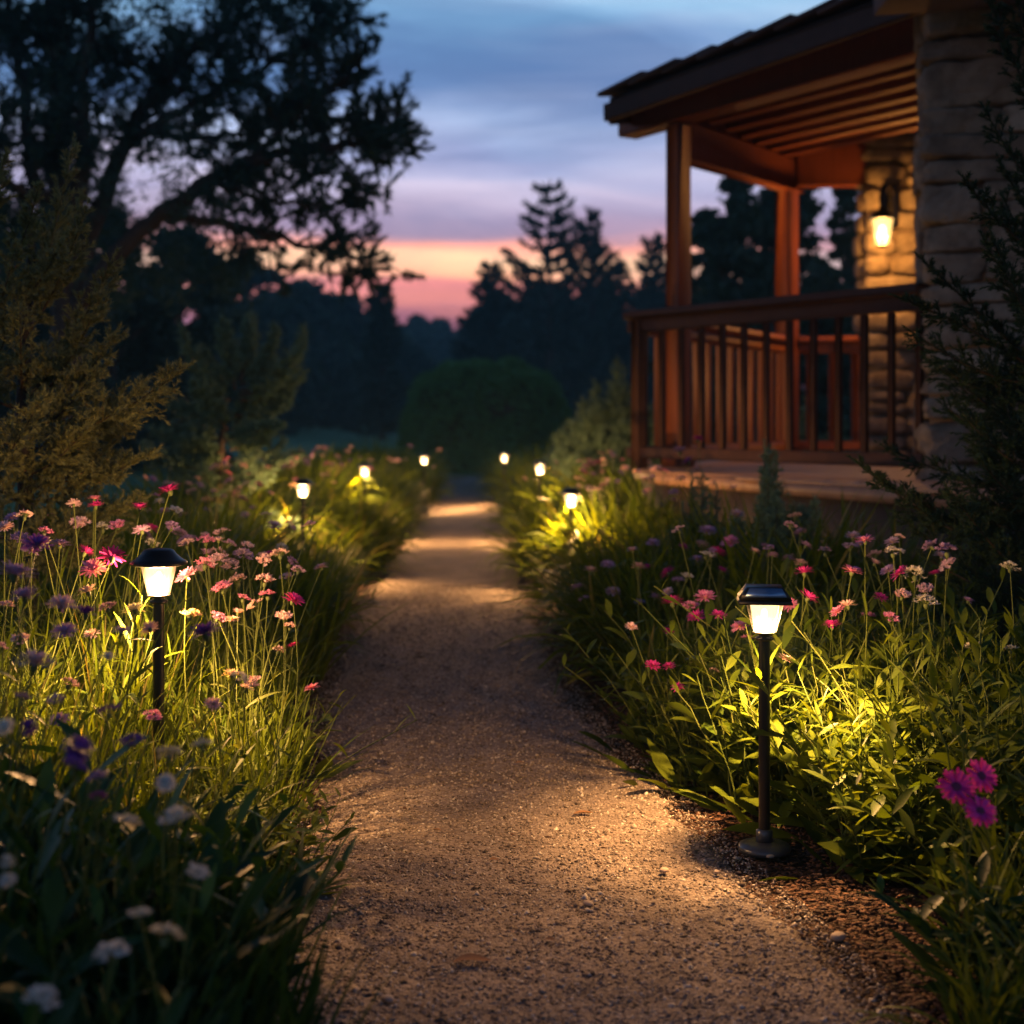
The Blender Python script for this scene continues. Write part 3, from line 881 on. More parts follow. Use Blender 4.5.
def blades_mb(rng, n, h0, h1, wd, spread=0.10, arch=0.55, lean=0.35, K=7):
    """tuft of long narrow arching blades"""
    mb = MB()
    az = rng.uniform(0, 2 * PI, n); r = spread * np.sqrt(rng.random(n))
    ba = rng.uniform(0, 2 * PI, n)
    base = np.stack([r * np.cos(ba), r * np.sin(ba), np.zeros(n)], 1)
    out = np.stack([np.cos(az), np.sin(az), np.zeros(n)], 1)
    out = unit(out * 0.7 + base / (spread + 1e-6) * 0.8)
    L = rng.uniform(h0, h1, n)
    t = np.linspace(0, 1, K)
    th0 = np.abs(rng.normal(0.0, lean * 0.5, n)) + 0.04
    bend = rng.uniform(0.2, 1.0, n) ** 1.3 * arch * 2.0
    ang = th0[:, None] + bend[:, None] * t[None] ** 1.7
    ds = L[:, None] / (K - 1)
    dx = np.sin(ang) * ds; dz = np.cos(ang) * ds
    hx = np.concatenate([np.zeros((n, 1)), np.cumsum(dx[:, :-1], 1)], 1); hz = np.concatenate([np.zeros((n, 1)), np.cumsum(dz[:, :-1], 1)], 1)
    wob = rng.normal(0, 0.02, n)[:, None] * np.sin(t * 3)[None] * L[:, None] * 3
    sd = np.stack([-out[:, 1], out[:, 0], np.zeros(n)], 1)
    Pt = base[:, None] + out[:, None] * hx[..., None] + sd[:, None] * wob[..., None]
    Pt[..., 2] += hz
    prof = np.array([0.75, 0.95, 1.0, 0.95, 0.8, 0.5, 0.06]) if K == 7 else np.interp(t, [0, .3, .7, 1], [.75, 1, .8, .06])
    W = wd * rng.uniform(0.6, 1.2, n)[:, None] * prof[None]
    tw = rng.normal(0, 0.5, n)
    S = unit(sd * np.cos(tw)[:, None] + np.array([0, 0, 1.0]) * np.sin(tw)[:, None] * 0.6)
    mb.strips(Pt, W, S)
    return mb


LPROF = np.array([0.10, 0.62, 1.0, 0.92, 0.62, 0.05])


def leaves_at(mb, base, dirs, L, W, rng, droop=0.6):
    """lanceolate leaves with a folded midrib; base (N,3), dirs (N,3)"""
    N = len(base); K = 6; t = np.linspace(0, 1, K)
    hz = unit(np.stack([dirs[:, 0], dirs[:, 1], np.zeros(N)], 1) + 1e-4)
    el = np.arcsin(np.clip(dirs[:, 2], -1, 1))
    dr = droop * rng.uniform(0.4, 1.5, N)
    ang = el[:, None] - dr[:, None] * t[None] ** 1.4
    ds = L[:, None] / (K - 1)
    hx = np.concatenate([np.zeros((N, 1)), np.cumsum((np.cos(ang) * ds)[:, :-1], 1)], 1)
    hzv = np.concatenate([np.zeros((N, 1)), np.cumsum((np.sin(ang) * ds)[:, :-1], 1)], 1)
    Pt = base[:, None] + hz[:, None] * hx[..., None]; Pt[..., 2] += hzv
    sd = np.stack([-hz[:, 1], hz[:, 0], np.zeros(N)], 1)
    roll = rng.normal(0, 0.35, N)
    S = sd * np.cos(roll)[:, None]; S[:, 2] += np.sin(roll)
    Wd = W[:, None] * LPROF[None] * (1 + 0.08 * rng.standard_normal((N, K)))
    fold = np.zeros((N, K, 3)); fold[..., 2] = -Wd * 0.28
    mb.strips(Pt, Wd, S, fold)


def leafy_plant_parts(rng, nst, h, leafL, leafW, spread=0.12, lean=0.45, basal=14):
    """upright leafy stems plus a basal rosette -> (stems mb, leaves mb)"""
    st, lf = MB(), MB()
    for k in range(nst):
        a = rng.uniform(0, 2 * PI); r = spread * math.sqrt(rng.random())
        b = np.array([r * math.cos(a), r * math.sin(a), 0.0]); a2 = a + rng.normal(0, 0.6)
        H = h * rng.uniform(0.6, 1.08); le = abs(rng.normal(0, lean)) * H
        t = np.linspace(0, 1, 7)
        pts = b + np.c_[np.cos(a2) * le * t ** 1.5, np.sin(a2) * le * t ** 1.5, H * t]
        pts[1:, :2] += rng.normal(0, 0.004, (6, 2))
        st.tube(pts, 0.0030, 0.0014, 5)
        nl = int(rng.integers(9, 15)); u = np.linspace(0.12, 1.0, nl) + rng.normal(0, 0.02, nl); u = np.clip(u, 0.05, 1)
        pos = np.stack([np.interp(u, t, pts[:, i]) for i in range(3)], 1)
        az = np.arange(nl) * 2.4 + rng.uniform(0, 6) + rng.normal(0, 0.3, nl)
        el = rng.uniform(0.25, 0.95, nl) + 0.35 * (u > 0.9)
        d = np.stack([np.cos(az) * np.cos(el), np.sin(az) * np.cos(el), np.sin(el)], 1)
        sc = np.interp(u, [0, 0.3, 0.8, 1.0], [0.9, 1.1, 0.85, 0.5]) * rng.uniform(0.7, 1.2, nl)
        leaves_at(lf, pos, d, leafL * sc, leafW * sc, rng)
    n = basal
    az = rng.uniform(0, 2 * PI, n); el = rng.uniform(0.15, 0.9, n)
    b = np.stack([0.03 * np.cos(az), 0.03 * np.sin(az), np.full(n, 0.01)], 1) + np.c_[rng.normal(0, spread * 0.6, (n, 2)), np.zeros(n)]
    d = np.stack([np.cos(az) * np.cos(el), np.sin(az) * np.cos(el), np.sin(el)], 1)
    sc = rng.uniform(0.9, 1.5, n)
    leaves_at(lf, b, d, leafL * 1.2 * sc, leafW * 1.15 * sc, rng, 0.45)
    return st, lf


def flower_head_mesh(name, rng, pmat, style='aster'):
    """head about 1 unit wide (radius 0.5), facing +z; materials petal, centre, calyx"""
    mb = MB()
    V = []; Q = []; MI = []; nv = 0
    def ring(n, L, el, w_, z, curl, r0=0.04):
        nonlocal nv
        for k in range(n):
            a = 2 * PI * (k + rng.uniform(-0.25, 0.25)) / n
            e = el + rng.normal(0, 0.10); l = L * rng.uniform(0.85, 1.1)
            t = np.linspace(0, 1, 4)
            ang = e - curl * t + rng.normal(0, 0.05)
            rr_ = r0 + np.concatenate([[0], np.cumsum(np.cos(ang[:-1]) * l / 3)]); zz_ = z + np.concatenate([[0], np.cumsum(np.sin(ang[:-1]) * l / 3)])
            ww = w_ * np.array([0.35, 0.8, 1.0, 0.55])
            c, s_ = math.cos(a), math.sin(a)
            for i in range(4):
                for sg in (-1, 1):
                    V.append((rr_[i] * c - sg * ww[i] * s_, rr_[i] * s_ + sg * ww[i] * c, zz_[i] + 0.25 * ww[i]))
            for i in range(3):
                Q.append((nv + 2 * i, nv + 2 * i + 1, nv + 2 * i + 3, nv + 2 * i + 2)); MI.append(0)
            nv += 8
    def dome(r, h, z, mi, seg=10):
        nonlocal nv
        prof = [(r, z), (r * 0.85, z + h * 0.55), (r * 0.45, z + h * 0.9), (0.001, z + h)]
        for (pr, pz) in prof:
            for j in range(seg):
                a = 2 * PI * j / seg; V.append((pr * math.cos(a), pr * math.sin(a), pz))
        for i in range(3):
            for j in range(seg):
                Q.append((nv + i * seg + j, nv + i * seg + (j + 1) % seg, nv + (i + 1) * seg + (j + 1) % seg, nv + (i + 1) * seg + j)); MI.append(mi)
        nv += 4 * seg
    if style == 'aster':
        ring(17, 0.46, 0.22, 0.042, 0.0, 0.35); ring(15, 0.42, 0.50, 0.040, 0.02, 0.35); ring(12, 0.32, 0.85, 0.036, 0.03, 0.3); ring(9, 0.22, 1.15, 0.03, 0.04, 0.1)
        ring(14, 0.36, 0.68, 0.036, 0.01, 0.3)
        dome(0.10, 0.08, 0.03, 1)
    elif style == 'spray':      # loose head of little stars
        for k in range(26):
            a = rng.uniform(0, 2 * PI); rr_ = 0.40 * math.sqrt(rng.random()); cz = 0.10 + 0.20 * (1 - rr_ / 0.4) + rng.normal(0, 0.03)
            cx, cy = rr_ * math.cos(a), rr_ * math.sin(a)
            n0 = nv; s0 = len(V)
            for p_ in range(7):
                b = 2 * PI * p_ / 7 + rng.uniform(-0.2, 0.2); l = 0.15 * rng.uniform(0.8, 1.15); e = 0.45 + rng.normal(0, 0.25)
                for tt, wv in ((0.02, 0.012), (0.6, 0.030), (1.0, 0.012)):
                    x = tt * l * math.cos(e); z = tt * l * math.sin(e)
                    for sg in (-1, 1):
                        V.append((cx + x * math.cos(b) - sg * wv * math.sin(b), cy + x * math.sin(b) + sg * wv * math.cos(b), cz + z))
                for i in range(2):
                    Q.append((nv + 2 * i, nv + 2 * i + 1, nv + 2 * i + 3, nv + 2 * i + 2)); MI.append(0)
                nv += 6
            # pedicel
            for sg in (-1, 1):
                V.append((sg * 0.008, 0, -0.05)); V.append((cx + sg * 0.008, cy, cz))
            Q.append((nv, nv + 2, nv + 3, nv + 1)); MI.append(2); nv += 4
    elif style == 'daisy':
        ring(20, 0.44, 0.10, 0.055, 0.0, 0.25, 0.10); ring(16, 0.38, 0.30, 0.05, 0.015, 0.25, 0.08)
        dome(0.16, 0.07, 0.0, 3)
    else:                       # pompom
        ring(16, 0.36, -0.5, 0.07, 0.0, 0.3); ring(16, 0.40, 0.0, 0.075, 0.0, 0.3); ring(16, 0.38, 0.45, 0.075, 0.03, 0.5); ring(13, 0.33, 0.85, 0.07, 0.06, 0.5); ring(9, 0.26, 1.2, 0.06, 0.08, 0.4)
        ring(8, 0.26, 1.45, 0.05, 0.10, 0.2); dome(0.20, 0.22, 0.10, 0)
    # calyx
    seg = 8; prof = [(0.0, -0.20), (0.05, -0.18), (0.10, -0.08), (0.09, 0.02)]
    for (pr, pz) in prof:
        for j in range(seg):
            a = 2 * PI * j / seg; V.append((pr * math.cos(a), pr * math.sin(a), pz))
    for i in range(3):
        for j in range(seg):
            Q.append((nv + i * seg + j, nv + i * seg + (j + 1) % seg, nv + (i + 1) * seg + (j + 1) % seg, nv + (i + 1) * seg + j)); MI.append(2)
    return mesh_from(name, V, None, Q, [pmat, M['floret'], M['calyx'], M['dark_eye']], False, MI)


rngf = np.random.default_rng(21)
HEADS = {}
for cname in PET:
    for style in ('aster', 'spray', 'daisy', 'pompom'):
        if (style == 'pompom' and cname not in ('white', 'purple', 'lilac')) or (style == 'daisy' and cname != 'magenta'): continue
        HEADS[(cname, style)] = [flower_head_mesh('flower_head', rngf, PET[cname], style) for _ in range(3 if style != 'daisy' else 2)]


def flower_plant(loc, heads, label, rng, leaves=None, group='flowering plants in the garden beds', lmat='blade', scale_leaf=1.0, basal=40, bh=(0.14, 0.34), bw=0.0032):
    """heads: list of (world point, colour, style, diameter). loc: base of the plant"""
    loc = np.array([loc[0], loc[1], 0.008])
    r = empty('flowering_plant', loc)
    tag(r, label, 'flowering plant', group)
    if lmat == 'leafy':
        st, lf = leafy_plant_parts(rng, 3, bh[1], 0.075, 0.011, 0.05, 0.4, basal)
        lf.build('foliage', M['leaf'], r)
    else:
        blades_mb(rng, basal, bh[0], bh[1], bw, 0.07, 0.6, 0.5).build('foliage', M[lmat], r)
    for (hp, col, style, dia) in heads:
        hp = np.array(hp) - loc
        b = np.array([rng.normal(0, 0.025), rng.normal(0, 0.025), 0.0])
        t = np.linspace(0, 1, 8)
        out = hp - b
        sway = rng.normal(0, 0.022, 2)
        pts = b + np.c_[out[0] * t ** 1.35, out[1] * t ** 1.35, out[2] * t]
        pts[:, 0] += sway[0] * np.sin(PI * t); pts[:, 1] += sway[1] * np.sin(PI * t)
        mb = MB(); mb.tube(pts, 0.0022, 0.0013, 5)
        # a few narrow stem leaves
        nl = 3; u = rng.uniform(0.15, 0.75, nl)
        pos = np.stack([np.interp(u, t, pts[:, i]) for i in range(3)], 1)
        az = rng.uniform(0, 6.28, nl); el = rng.uniform(0.5, 1.1, nl)
        d = np.stack([np.cos(az) * np.cos(el), np.sin(az) * np.cos(el), np.sin(el)], 1)
        leaves_at(mb, pos, d, rng.uniform(0.05, 0.10, nl), rng.uniform(0.0025, 0.005, nl), rng, 0.7)
        so = mb.build('flower_stalk', M['stem'], r)
        if style == 'pompom' and rng.random() < 0.65: style = 'spray'; dia *= 1.15
        ms = HEADS[(col, style)]
        ho = obj('flower_head', ms[int(rng.integers(len(ms)))], so, pts[-1])
        tl = 0.28
        ho.rotation_euler = (rng.normal(0.12, tl), rng.normal(0, tl), rng.uniform(0, 6.28))
        if style == 'daisy': ho.rotation_euler = (rng.uniform(0.7, 1.1), rng.normal(0, 0.2), rng.uniform(-0.3, 0.3))
        s_ = dia * (1.0 if style == 'pompom' else 1.2) * rng.uniform(0.85, 1.12); ho.scale = (s_, s_, s_ * rng.uniform(0.85, 1.1))
    return r


# ------------------------------------------------------------------ near flowers, placed one by one in the beds
def H(px, py, Y, c, st='aster', d=0.045):
    return (P(px, py, Y), c, st, d)


rp = np.random.default_rng(77)
FL = [
 # left bed: far side of the lamp
 ((-1.28, 3.75), [H(12, 518, 3.7, 'lilac', 'aster', .042), H(80, 525, 3.75, 'peach', 'spray', .05), H(103, 530, 3.8, 'white', 'spray', .042), H(118, 527, 3.75, 'pink', 'spray', .05), H(60, 545, 3.5, 'lilac', 'aster', .055)], 'tall lilac and pale flowers at the far left under the conifer'),
 ((-1.10, 3.72), [H(140, 508, 3.6, 'magenta', 'aster', .05), H(170, 491, 3.6, 'magenta', 'aster', .06), H(172, 528, 3.7, 'lilac', 'spray', .045), H(142, 531, 3.5, 'lilac', 'aster', .05), H(175, 512, 3.9, 'white', 'spray', .036)], 'tallest magenta flowers rising behind the round lamp'),
 ((-1.12, 3.15), [H(112, 558, 3.2, 'magenta', 'aster', .055), H(93, 570, 3.2, 'pink', 'aster', .05), H(85, 553, 3.4, 'magenta', 'aster', .045), H(88, 592, 3.0, 'peach', 'aster', .045)], 'short magenta and pink flowers left of the round lamp'),
 ((-.88, 2.95), [H(135, 610, 2.95, 'white', 'aster', .05), H(150, 629, 2.6, 'mauve', 'aster', .034)], 'cream flower glowing just below the head of the round lamp'),
 ((-.72, 3.45), [H(187, 577, 3.35, 'pink', 'aster', .055), H(190, 617, 3.2, 'peach', 'spray', .045), H(222, 535, 3.8, 'mauve', 'spray', .05), H(206, 543, 3.8, 'pink', 'spray', .045), H(228, 546, 3.8, 'lilac', 'spray', .045), H(205, 566, 3.6, 'pink', 'spray', .052)], 'pink flower head touching the right side of the round lamp'),
 ((-.66, 3.62), [H(220, 562, 3.6, 'mauve', 'spray', .055), H(232, 570, 3.6, 'peach', 'spray', .055), H(245, 557, 3.7, 'lilac', 'spray', .045), H(222, 590, 3.5, 'pink', 'spray', .055), H(243, 600, 3.5, 'pink', 'spray', .04), H(238, 583, 3.6, 'peach', 'spray', .05)], 'dense pale pink sprays right of the round lamp'),
 ((-.62, 3.5), [H(264, 562, 3.6, 'peach', 'spray', .045), H(280, 556, 3.6, 'peach', 'spray', .045), H(298, 572, 3.6, 'lilac', 'spray', .038), H(265, 583, 3.5, 'peach', 'spray', .055), H(268, 597, 3.5, 'pink', 'spray', .05), H(256, 606, 3.5, 'peach', 'spray', .04)], 'blush sprays fanning out towards the path edge'),
 ((-.62, 3.35), [H(293, 601, 3.4, 'magenta', 'aster', .05), H(284, 618, 3.4, 'peach', 'spray', .04), H(290, 628, 3.4, 'peach', 'spray', .04), H(293, 646, 3.4, 'magenta', 'aster', .028), H(278, 652, 3.4, 'peach', 'spray', .03)], 'single bright magenta flower over pale ones at the left path edge'),
 ((-.60, 3.2), [H(232, 621, 3.2, 'peach', 'aster', .042), H(238, 613, 3.4, 'peach', 'aster', .035), H(218, 619, 3.3, 'pink', 'spray', .035), H(232, 675, 3.1, 'peach', 'aster', .036), H(253, 684, 3.1, 'peach', 'spray', .035), H(246, 690, 3.0, 'peach', 'spray', .028)], 'low cream flowers in the lit grass right of the round lamp'),
 ((-.56, 3.12), [H(312, 689, 3.1, 'pink', 'aster', .032)], 'lone pink flower leaning low over the left path edge'),
 ((-.66, 2.6), [H(206, 634, 2.5, 'purple', 'aster', .055)], 'single dark purple flower in front of the round lamp'),
 ((-.95, 2.5), [H(15, 575, 2.4, 'lilac', 'aster', .055), H(37, 546, 2.6, 'purple', 'aster', .05), H(25, 597, 2.3, 'lilac', 'aster', .045), H(62, 606, 2.4, 'mauve', 'aster', .045), H(86, 614, 2.4, 'purple', 'aster', .045)], 'blurred mauve flowers at the left picture edge'),
 ((-.85, 2.35), [H(65, 632, 2.4, 'lilac', 'aster', .038), H(35, 664, 2.1, 'mauve', 'aster', .055), H(122, 632, 2.5, 'mauve', 'pompom' if False else 'aster', .035), H(108, 657, 2.4, 'white', 'aster', .02)], 'flat mauve flower in the left foreground'),
 ((-.72, 2.05), [H(30, 728, 1.9, 'purple', 'pompom', .036), H(22, 700, 1.9, 'lilac', 'pompom', .024), H(55, 702, 2.0, 'lilac', 'pompom', .022), H(6, 727, 1.8, 'white', 'pompom', .028)], 'purple button flower with lilac ones at the left picture edge'),
 ((-.60, 1.98), [H(78, 750, 1.85, 'purple', 'pompom', .046), H(74, 771, 1.8, 'purple', 'pompom', .036), H(109, 714, 2.0, 'purple', 'pompom', .032), H(131, 744, 1.9, 'purple', 'pompom', .03), H(97, 781, 1.9, 'lilac', 'pompom', .026), H(98, 799, 1.9, 'purple', 'pompom', .02)], 'cluster of deep purple button flowers in the left foreground'),
 ((-.48, 2.0), [H(169, 757, 1.9, 'white', 'pompom', .030), H(202, 748, 1.95, 'white', 'pompom', .030), H(166, 783, 1.85, 'white', 'pompom', .032), H(175, 821, 1.8, 'white', 'pompom', .036), H(126, 826, 1.8, 'white', 'pompom', .028)], 'five white button flowers above the dark leaves'),
 ((-.72, 1.72), [H(7, 862, 1.65, 'white', 'pompom', .024), H(8, 880, 1.65, 'white', 'pompom', .026)], 'two dim white buttons at the far left edge'),
 ((-.42, 1.70), [H(140, 917, 1.65, 'white', 'pompom', .028), H(165, 940, 1.65, 'white', 'pompom', .034), H(112, 957, 1.62, 'white', 'pompom', .034), H(196, 875, 1.75, 'white', 'pompom', .022)], 'low white button flowers in the dark bottom left foliage'),
 ((-.55, 1.52), [H(41, 1003, 1.55, 'white', 'pompom', .034)], 'lowest white button flower in the bottom left corner'),
 # right bed
 ((.86, 3.75), [H(865, 541, 3.6, 'pink', 'aster', .045), H(852, 572, 3.55, 'pink', 'aster', .055), H(848, 606, 3.5, 'peach', 'aster', .05), H(832, 626, 3.5, 'magenta', 'aster', .042), H(838, 612, 3.5, 'pink', 'aster', .04)], 'tall pink flowers right of the square lamp'),
 ((1.02, 3.7), [H(893, 554, 3.6, 'white', 'spray', .048), H(888, 571, 3.7, 'lilac', 'aster', .04), H(900, 574, 3.6, 'magenta', 'aster', .045), H(880, 598, 3.6, 'magenta', 'aster', .035), H(890, 620, 3.5, 'pink', 'spray', .05), H(915, 577, 3.6, 'white', 'spray', .055), H(902, 597, 3.5, 'peach', 'spray', .045)], 'mixed pink and white flowers in the middle of the right bed'),
 ((1.10, 3.65), [H(932, 547, 3.65, 'lilac', 'spray', .04), H(947, 553, 3.6, 'lilac', 'spray', .055), H(949, 567, 3.6, 'mauve', 'spray', .05), H(936, 574, 3.7, 'magenta', 'aster', .04), H(925, 590, 3.5, 'mauve', 'spray', .045), H(926, 604, 3.5, 'white', 'spray', .055)], 'lilac sprays before the dark juniper'),
 ((1.28, 3.55), [H(1010, 569, 3.55, 'white', 'spray', .042), H(974, 648, 3.4, 'white', 'spray', .045), H(1010, 651, 3.4, 'white', 'spray', .04), H(968, 601, 3.7, 'lilac', 'aster', .04)], 'white flowers at the right picture edge'),
 ((.72, 3.8), [H(804, 573, 3.7, 'magenta', 'aster', .045), H(808, 598, 3.6, 'magenta', 'aster', .05), H(790, 606, 3.8, 'pink', 'aster', .04), H(785, 660, 3.5, 'peach', 'aster', .045), H(868, 618, 3.9, 'pink', 'spray', .035)], 'magenta flowers just behind the head of the square lamp'),
 ((.60, 3.95), [H(718, 616, 3.8, 'magenta', 'aster', .048), H(705, 598, 3.9, 'pink', 'aster', .052), H(740, 627, 3.7, 'pink', 'aster', .042), H(748, 640, 3.8, 'pink', 'spray', .035), H(714, 672, 3.7, 'peach', 'spray', .03), H(714, 683, 3.7, 'peach', 'aster', .026)], 'pink flowers just left of the square lamp'),
 ((.55, 4.0), [H(697, 618, 3.9, 'magenta', 'aster', .05), H(672, 603, 4.0, 'magenta', 'aster', .055), H(690, 608, 4.0, 'pink', 'spray', .045), H(668, 633, 3.9, 'magenta', 'aster', .038)], 'crowded magenta flowers between path and square lamp'),
 ((.52, 3.85), [H(631, 627, 3.8, 'peach', 'aster', .032), H(653, 666, 3.75, 'magenta', 'aster', .042), H(669, 667, 3.75, 'magenta', 'aster', .036), H(678, 688, 3.7, 'magenta', 'aster', .034)], 'magenta flowers leaning over the right path edge'),
 ((.79, 2.42), [H(956, 787, 2.35, 'magenta', 'daisy', .048), H(981, 776, 2.4, 'magenta', 'daisy', .052), H(980, 811, 2.3, 'magenta', 'daisy', .052)], 'three magenta daisies in the lower right foreground'),
 # second rank right, dim
 ((.50, 5.3), [H(608, 565, 5.2, 'lilac', 'aster', .05), H(590, 571, 5.2, 'mauve', 'aster', .05), H(577, 588, 5.1, 'lilac', 'aster', .06), H(585, 600, 5.1, 'lilac', 'spray', .045), H(613, 592, 5.2, 'mauve', 'aster', .055)], 'dim lilac flowers nearest the path in the right middle bed'),
 ((.66, 5.4), [H(648, 568, 5.2, 'magenta', 'aster', .055), H(668, 573, 5.1, 'magenta', 'aster', .055), H(655, 598, 5.0, 'lilac', 'aster', .05), H(640, 603, 5.0, 'lilac', 'aster', .04), H(653, 544, 5.5, 'lilac', 'aster', .06)], 'two dim magenta flowers with lilac ones in the right middle bed'),
 ((.86, 5.2), [H(707, 532, 5.3, 'lilac', 'aster', .065), H(702, 545, 5.4, 'mauve', 'aster', .05), H(717, 553, 5.0, 'magenta', 'aster', .065), H(730, 543, 5.1, 'pink', 'aster', .065), H(737, 515, 5.3, 'mauve', 'aster', .06), H(683, 548, 5.4, 'magenta', 'aster', .045)], 'dim pink and lilac flowers before the grey green conifer'),
 ((.75, 5.0), [H(722, 571, 4.9, 'magenta', 'aster', .05), H(697, 560, 5.1, 'lilac', 'aster', .05), H(678, 583, 5.0, 'lilac', 'spray', .05)], 'low dim flowers behind the magenta ones'),
 ((.92, 6.6), [H(698, 440, 6.5, 'magenta', 'aster', .07), H(680, 452, 6.5, 'lilac', 'aster', .08), H(688, 462, 6.6, 'purple', 'aster', .07)], 'tall purple flowers reaching up to the porch deck'),
]
for (bx, by), hd, lb in FL:
    leafy = bx > 0 and by < 4.5
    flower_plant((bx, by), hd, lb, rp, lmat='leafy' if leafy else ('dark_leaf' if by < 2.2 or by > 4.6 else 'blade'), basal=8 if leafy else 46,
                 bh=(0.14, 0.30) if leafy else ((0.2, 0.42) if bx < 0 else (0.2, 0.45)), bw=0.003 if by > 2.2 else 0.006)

FILL = [(-1.02, 3.45, 'pale and pink flowers crowded left behind the round lamp', .70, .80), (-1.22, 3.4, 'pink flowers between conifer and round lamp', .66, .78), (-.70, 3.75, 'pale sprays in the second row right of the round lamp', .60, .72), (-.84, 3.95, 'dim pink sprays in the third row behind the round lamp', .62, .74),
        (-.72, 3.85, 'fine sprays nearest the path behind the lit grass', .50, .64), (-1.02, 2.85, 'mauve flowers low left of the round lamp', .52, .66), (-.72, 2.75, 'short pale flowers before the round lamp pole', .40, .5), (-1.15, 4.4, 'dim tall flowers behind the near left bed', .6, .76), (-.9, 4.6, 'dim flowers between near bed and far grass mounds', .56, .7),
        (1.12, 3.95, 'dim lilac flowers in the back of the right bed', .58, .70), (.95, 4.2, 'dim pink flowers behind the mixed ones', .58, .70), (.72, 4.35, 'dim magenta flowers beyond the square lamp', .55, .68), (.50, 4.6, 'dim flowers near the path beyond the magenta cluster', .45, .6), (.95, 4.9, 'lilac flowers before the deck skirt', .5, .68)]
for (bx, by, lb, z0_, z1_) in FILL:
    hd = []
    for k in range(int(rp.integers(5, 9))):
        c_ = str(rp.choice(['pink', 'peach', 'mauve', 'lilac', 'magenta', 'white'], p=[.06, .26, .24, .24, .06, .14]))
        hd.append(((bx + rp.normal(0, .10), by + rp.normal(0, .08), rp.uniform(z0_, z1_)), c_, 'spray' if rp.random() < .5 else 'aster', rp.uniform(.032, .048)))
    flower_plant((bx, by), hd, lb, rp, lmat='blade', basal=40, bh=(0.2, 0.45), bw=0.003)

# ------------------------------------------------------------------ grasses and leafy plants
rg = np.random.default_rng(9)


def grass_template(name, parts_rng, n, h0, h1, wd, spread, arch, mat, lean=0.5):
    return blades_mb(parts_rng, n, h0, h1, wd, spread, arch, lean).mesh(name, mat)


G_fine = [grass_template('grass_tuft', rg, 270, 0.20, 0.48, 0.0034, 0.13, 0.6, M['blade']) for _ in range(4)]
G_mid = [grass_template('grass_tuft', rg, 360, 0.36, 0.84, 0.0095, 0.20, 1.2, M['blade'], 0.7) for _ in range(4)]
G_far = [grass_template('grass_tuft', rg, 620, 0.38, 0.90, 0.0130, 0.27, 1.3, M['blade'], 0.9) for _ in range(4)]
G_dark = [grass_template('grass_tuft', rg, 150, 0.20, 0.42, 0.0085, 0.10, 0.6, M['dark_leaf']) for _ in range(3)]
used_labels = {}


def place_mesh(kind, me, x, y, s, label, cat, group, rng, sz=1.0):
    o = obj(kind, me, None, (x, y, 0.008)); o.rotation_euler = (0, 0, rng.uniform(0, 6.28))
    o.scale = (s, s, s * sz)
    tag(o, label, cat, group)
    return o


LT = []
for k, (ns, h, ll, lw) in enumerate([(19, 0.44, 0.105, 0.0155), (18, 0.40, 0.12, 0.019), (20, 0.48, 0.095, 0.013)]):
    st, lf = leafy_plant_parts(rg, ns, h, ll, lw, 0.12, 0.42, 24)
    LT.append((st.mesh('stems', M['stem'], True), lf.mesh('leaves', M['leaf'])))
NL_ = []
for k in range(3):
    st, lf = leafy_plant_parts(rg, 20, 0.46, 0.125, 0.0068, 0.13, 0.45, 34)
    NL_.append((st.mesh('stems', M['stem'], True), lf.mesh('leaves', M['leaf'])))
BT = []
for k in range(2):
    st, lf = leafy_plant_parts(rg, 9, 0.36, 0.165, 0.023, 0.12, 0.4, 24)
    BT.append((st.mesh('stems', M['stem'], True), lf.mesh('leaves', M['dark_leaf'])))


def leafy(tmpl, x, y, s, label, group, rng, sz=1.0, cat='leafy plant'):
    r = empty('leafy_plant', (x, y, 0.008), rng.uniform(0, 6.28)); r.scale = (s, s, s * sz)
    tag(r, label, cat, group)
    obj('leaves', tmpl[1], r); obj('stems', tmpl[0], r)
    return r


GL = 'fine grass tufts in the near left bed'
near_left = []
lamp_xy = (-0.80, 3.22)
cnt = 0
ROWN = ['path edge', 'second row', 'third row', 'fourth row', 'back']
DEPN = lambda y: ('in front of the round lamp' if y < 2.95 else 'level with the round lamp' if y < 3.5 else 'just behind the round lamp' if y < 4.2 else 'well behind the round lamp')
for iy, yy in enumerate(np.arange(2.55, 5.1, 0.26)):
    for ix in range(5):
        x = xl(yy) - 0.20 - ix * 0.26 + rg.normal(0, 0.04); y = yy + rg.normal(0, 0.05)
        if x / y < -0.44: continue
        dl = math.hypot(x - lamp_xy[0], y - lamp_xy[1])
        if dl < 0.15: continue
        if x < -0.75 and y < 3.2 and abs(x - lamp_xy[0] * y / 3.22) < 0.06: sc = 0.72
        else: sc = rg.uniform(0.8, 1.05)
        if ix == 0: sc *= 0.85
        if ix >= 1 and y > 3.3: sc *= 1.12
        if (iy + ix) % 2 == 0:
            leafy(NL_[int(rg.integers(3))], x, y, sc * 0.95, f'narrow leaved plant {DEPN(y)}, {ROWN[ix]} from the path', 'narrow leaved plants in the near left bed', rg, 1.25 if ix else 1.0)
            continue
        me = G_fine[int(rg.integers(4))]
        place_mesh('grass_tuft', me, x, y, sc, f'fine arching grass tuft {DEPN(y)}, {ROWN[ix]} from the path', 'grass tuft', GL, rg, 1.28 if ix else 1.05)
        cnt += 1

# leafy sprigs at the left path edge
leafy(LT[0], -0.50, 2.95, 0.62, 'small light green leafy sprig at the left path edge beside the lit grass', None, rg, 0.8)
leafy(LT[1], -0.66, 3.9, 0.75, 'leafy plant low in the grass behind the round lamp', None, rg, 0.8)
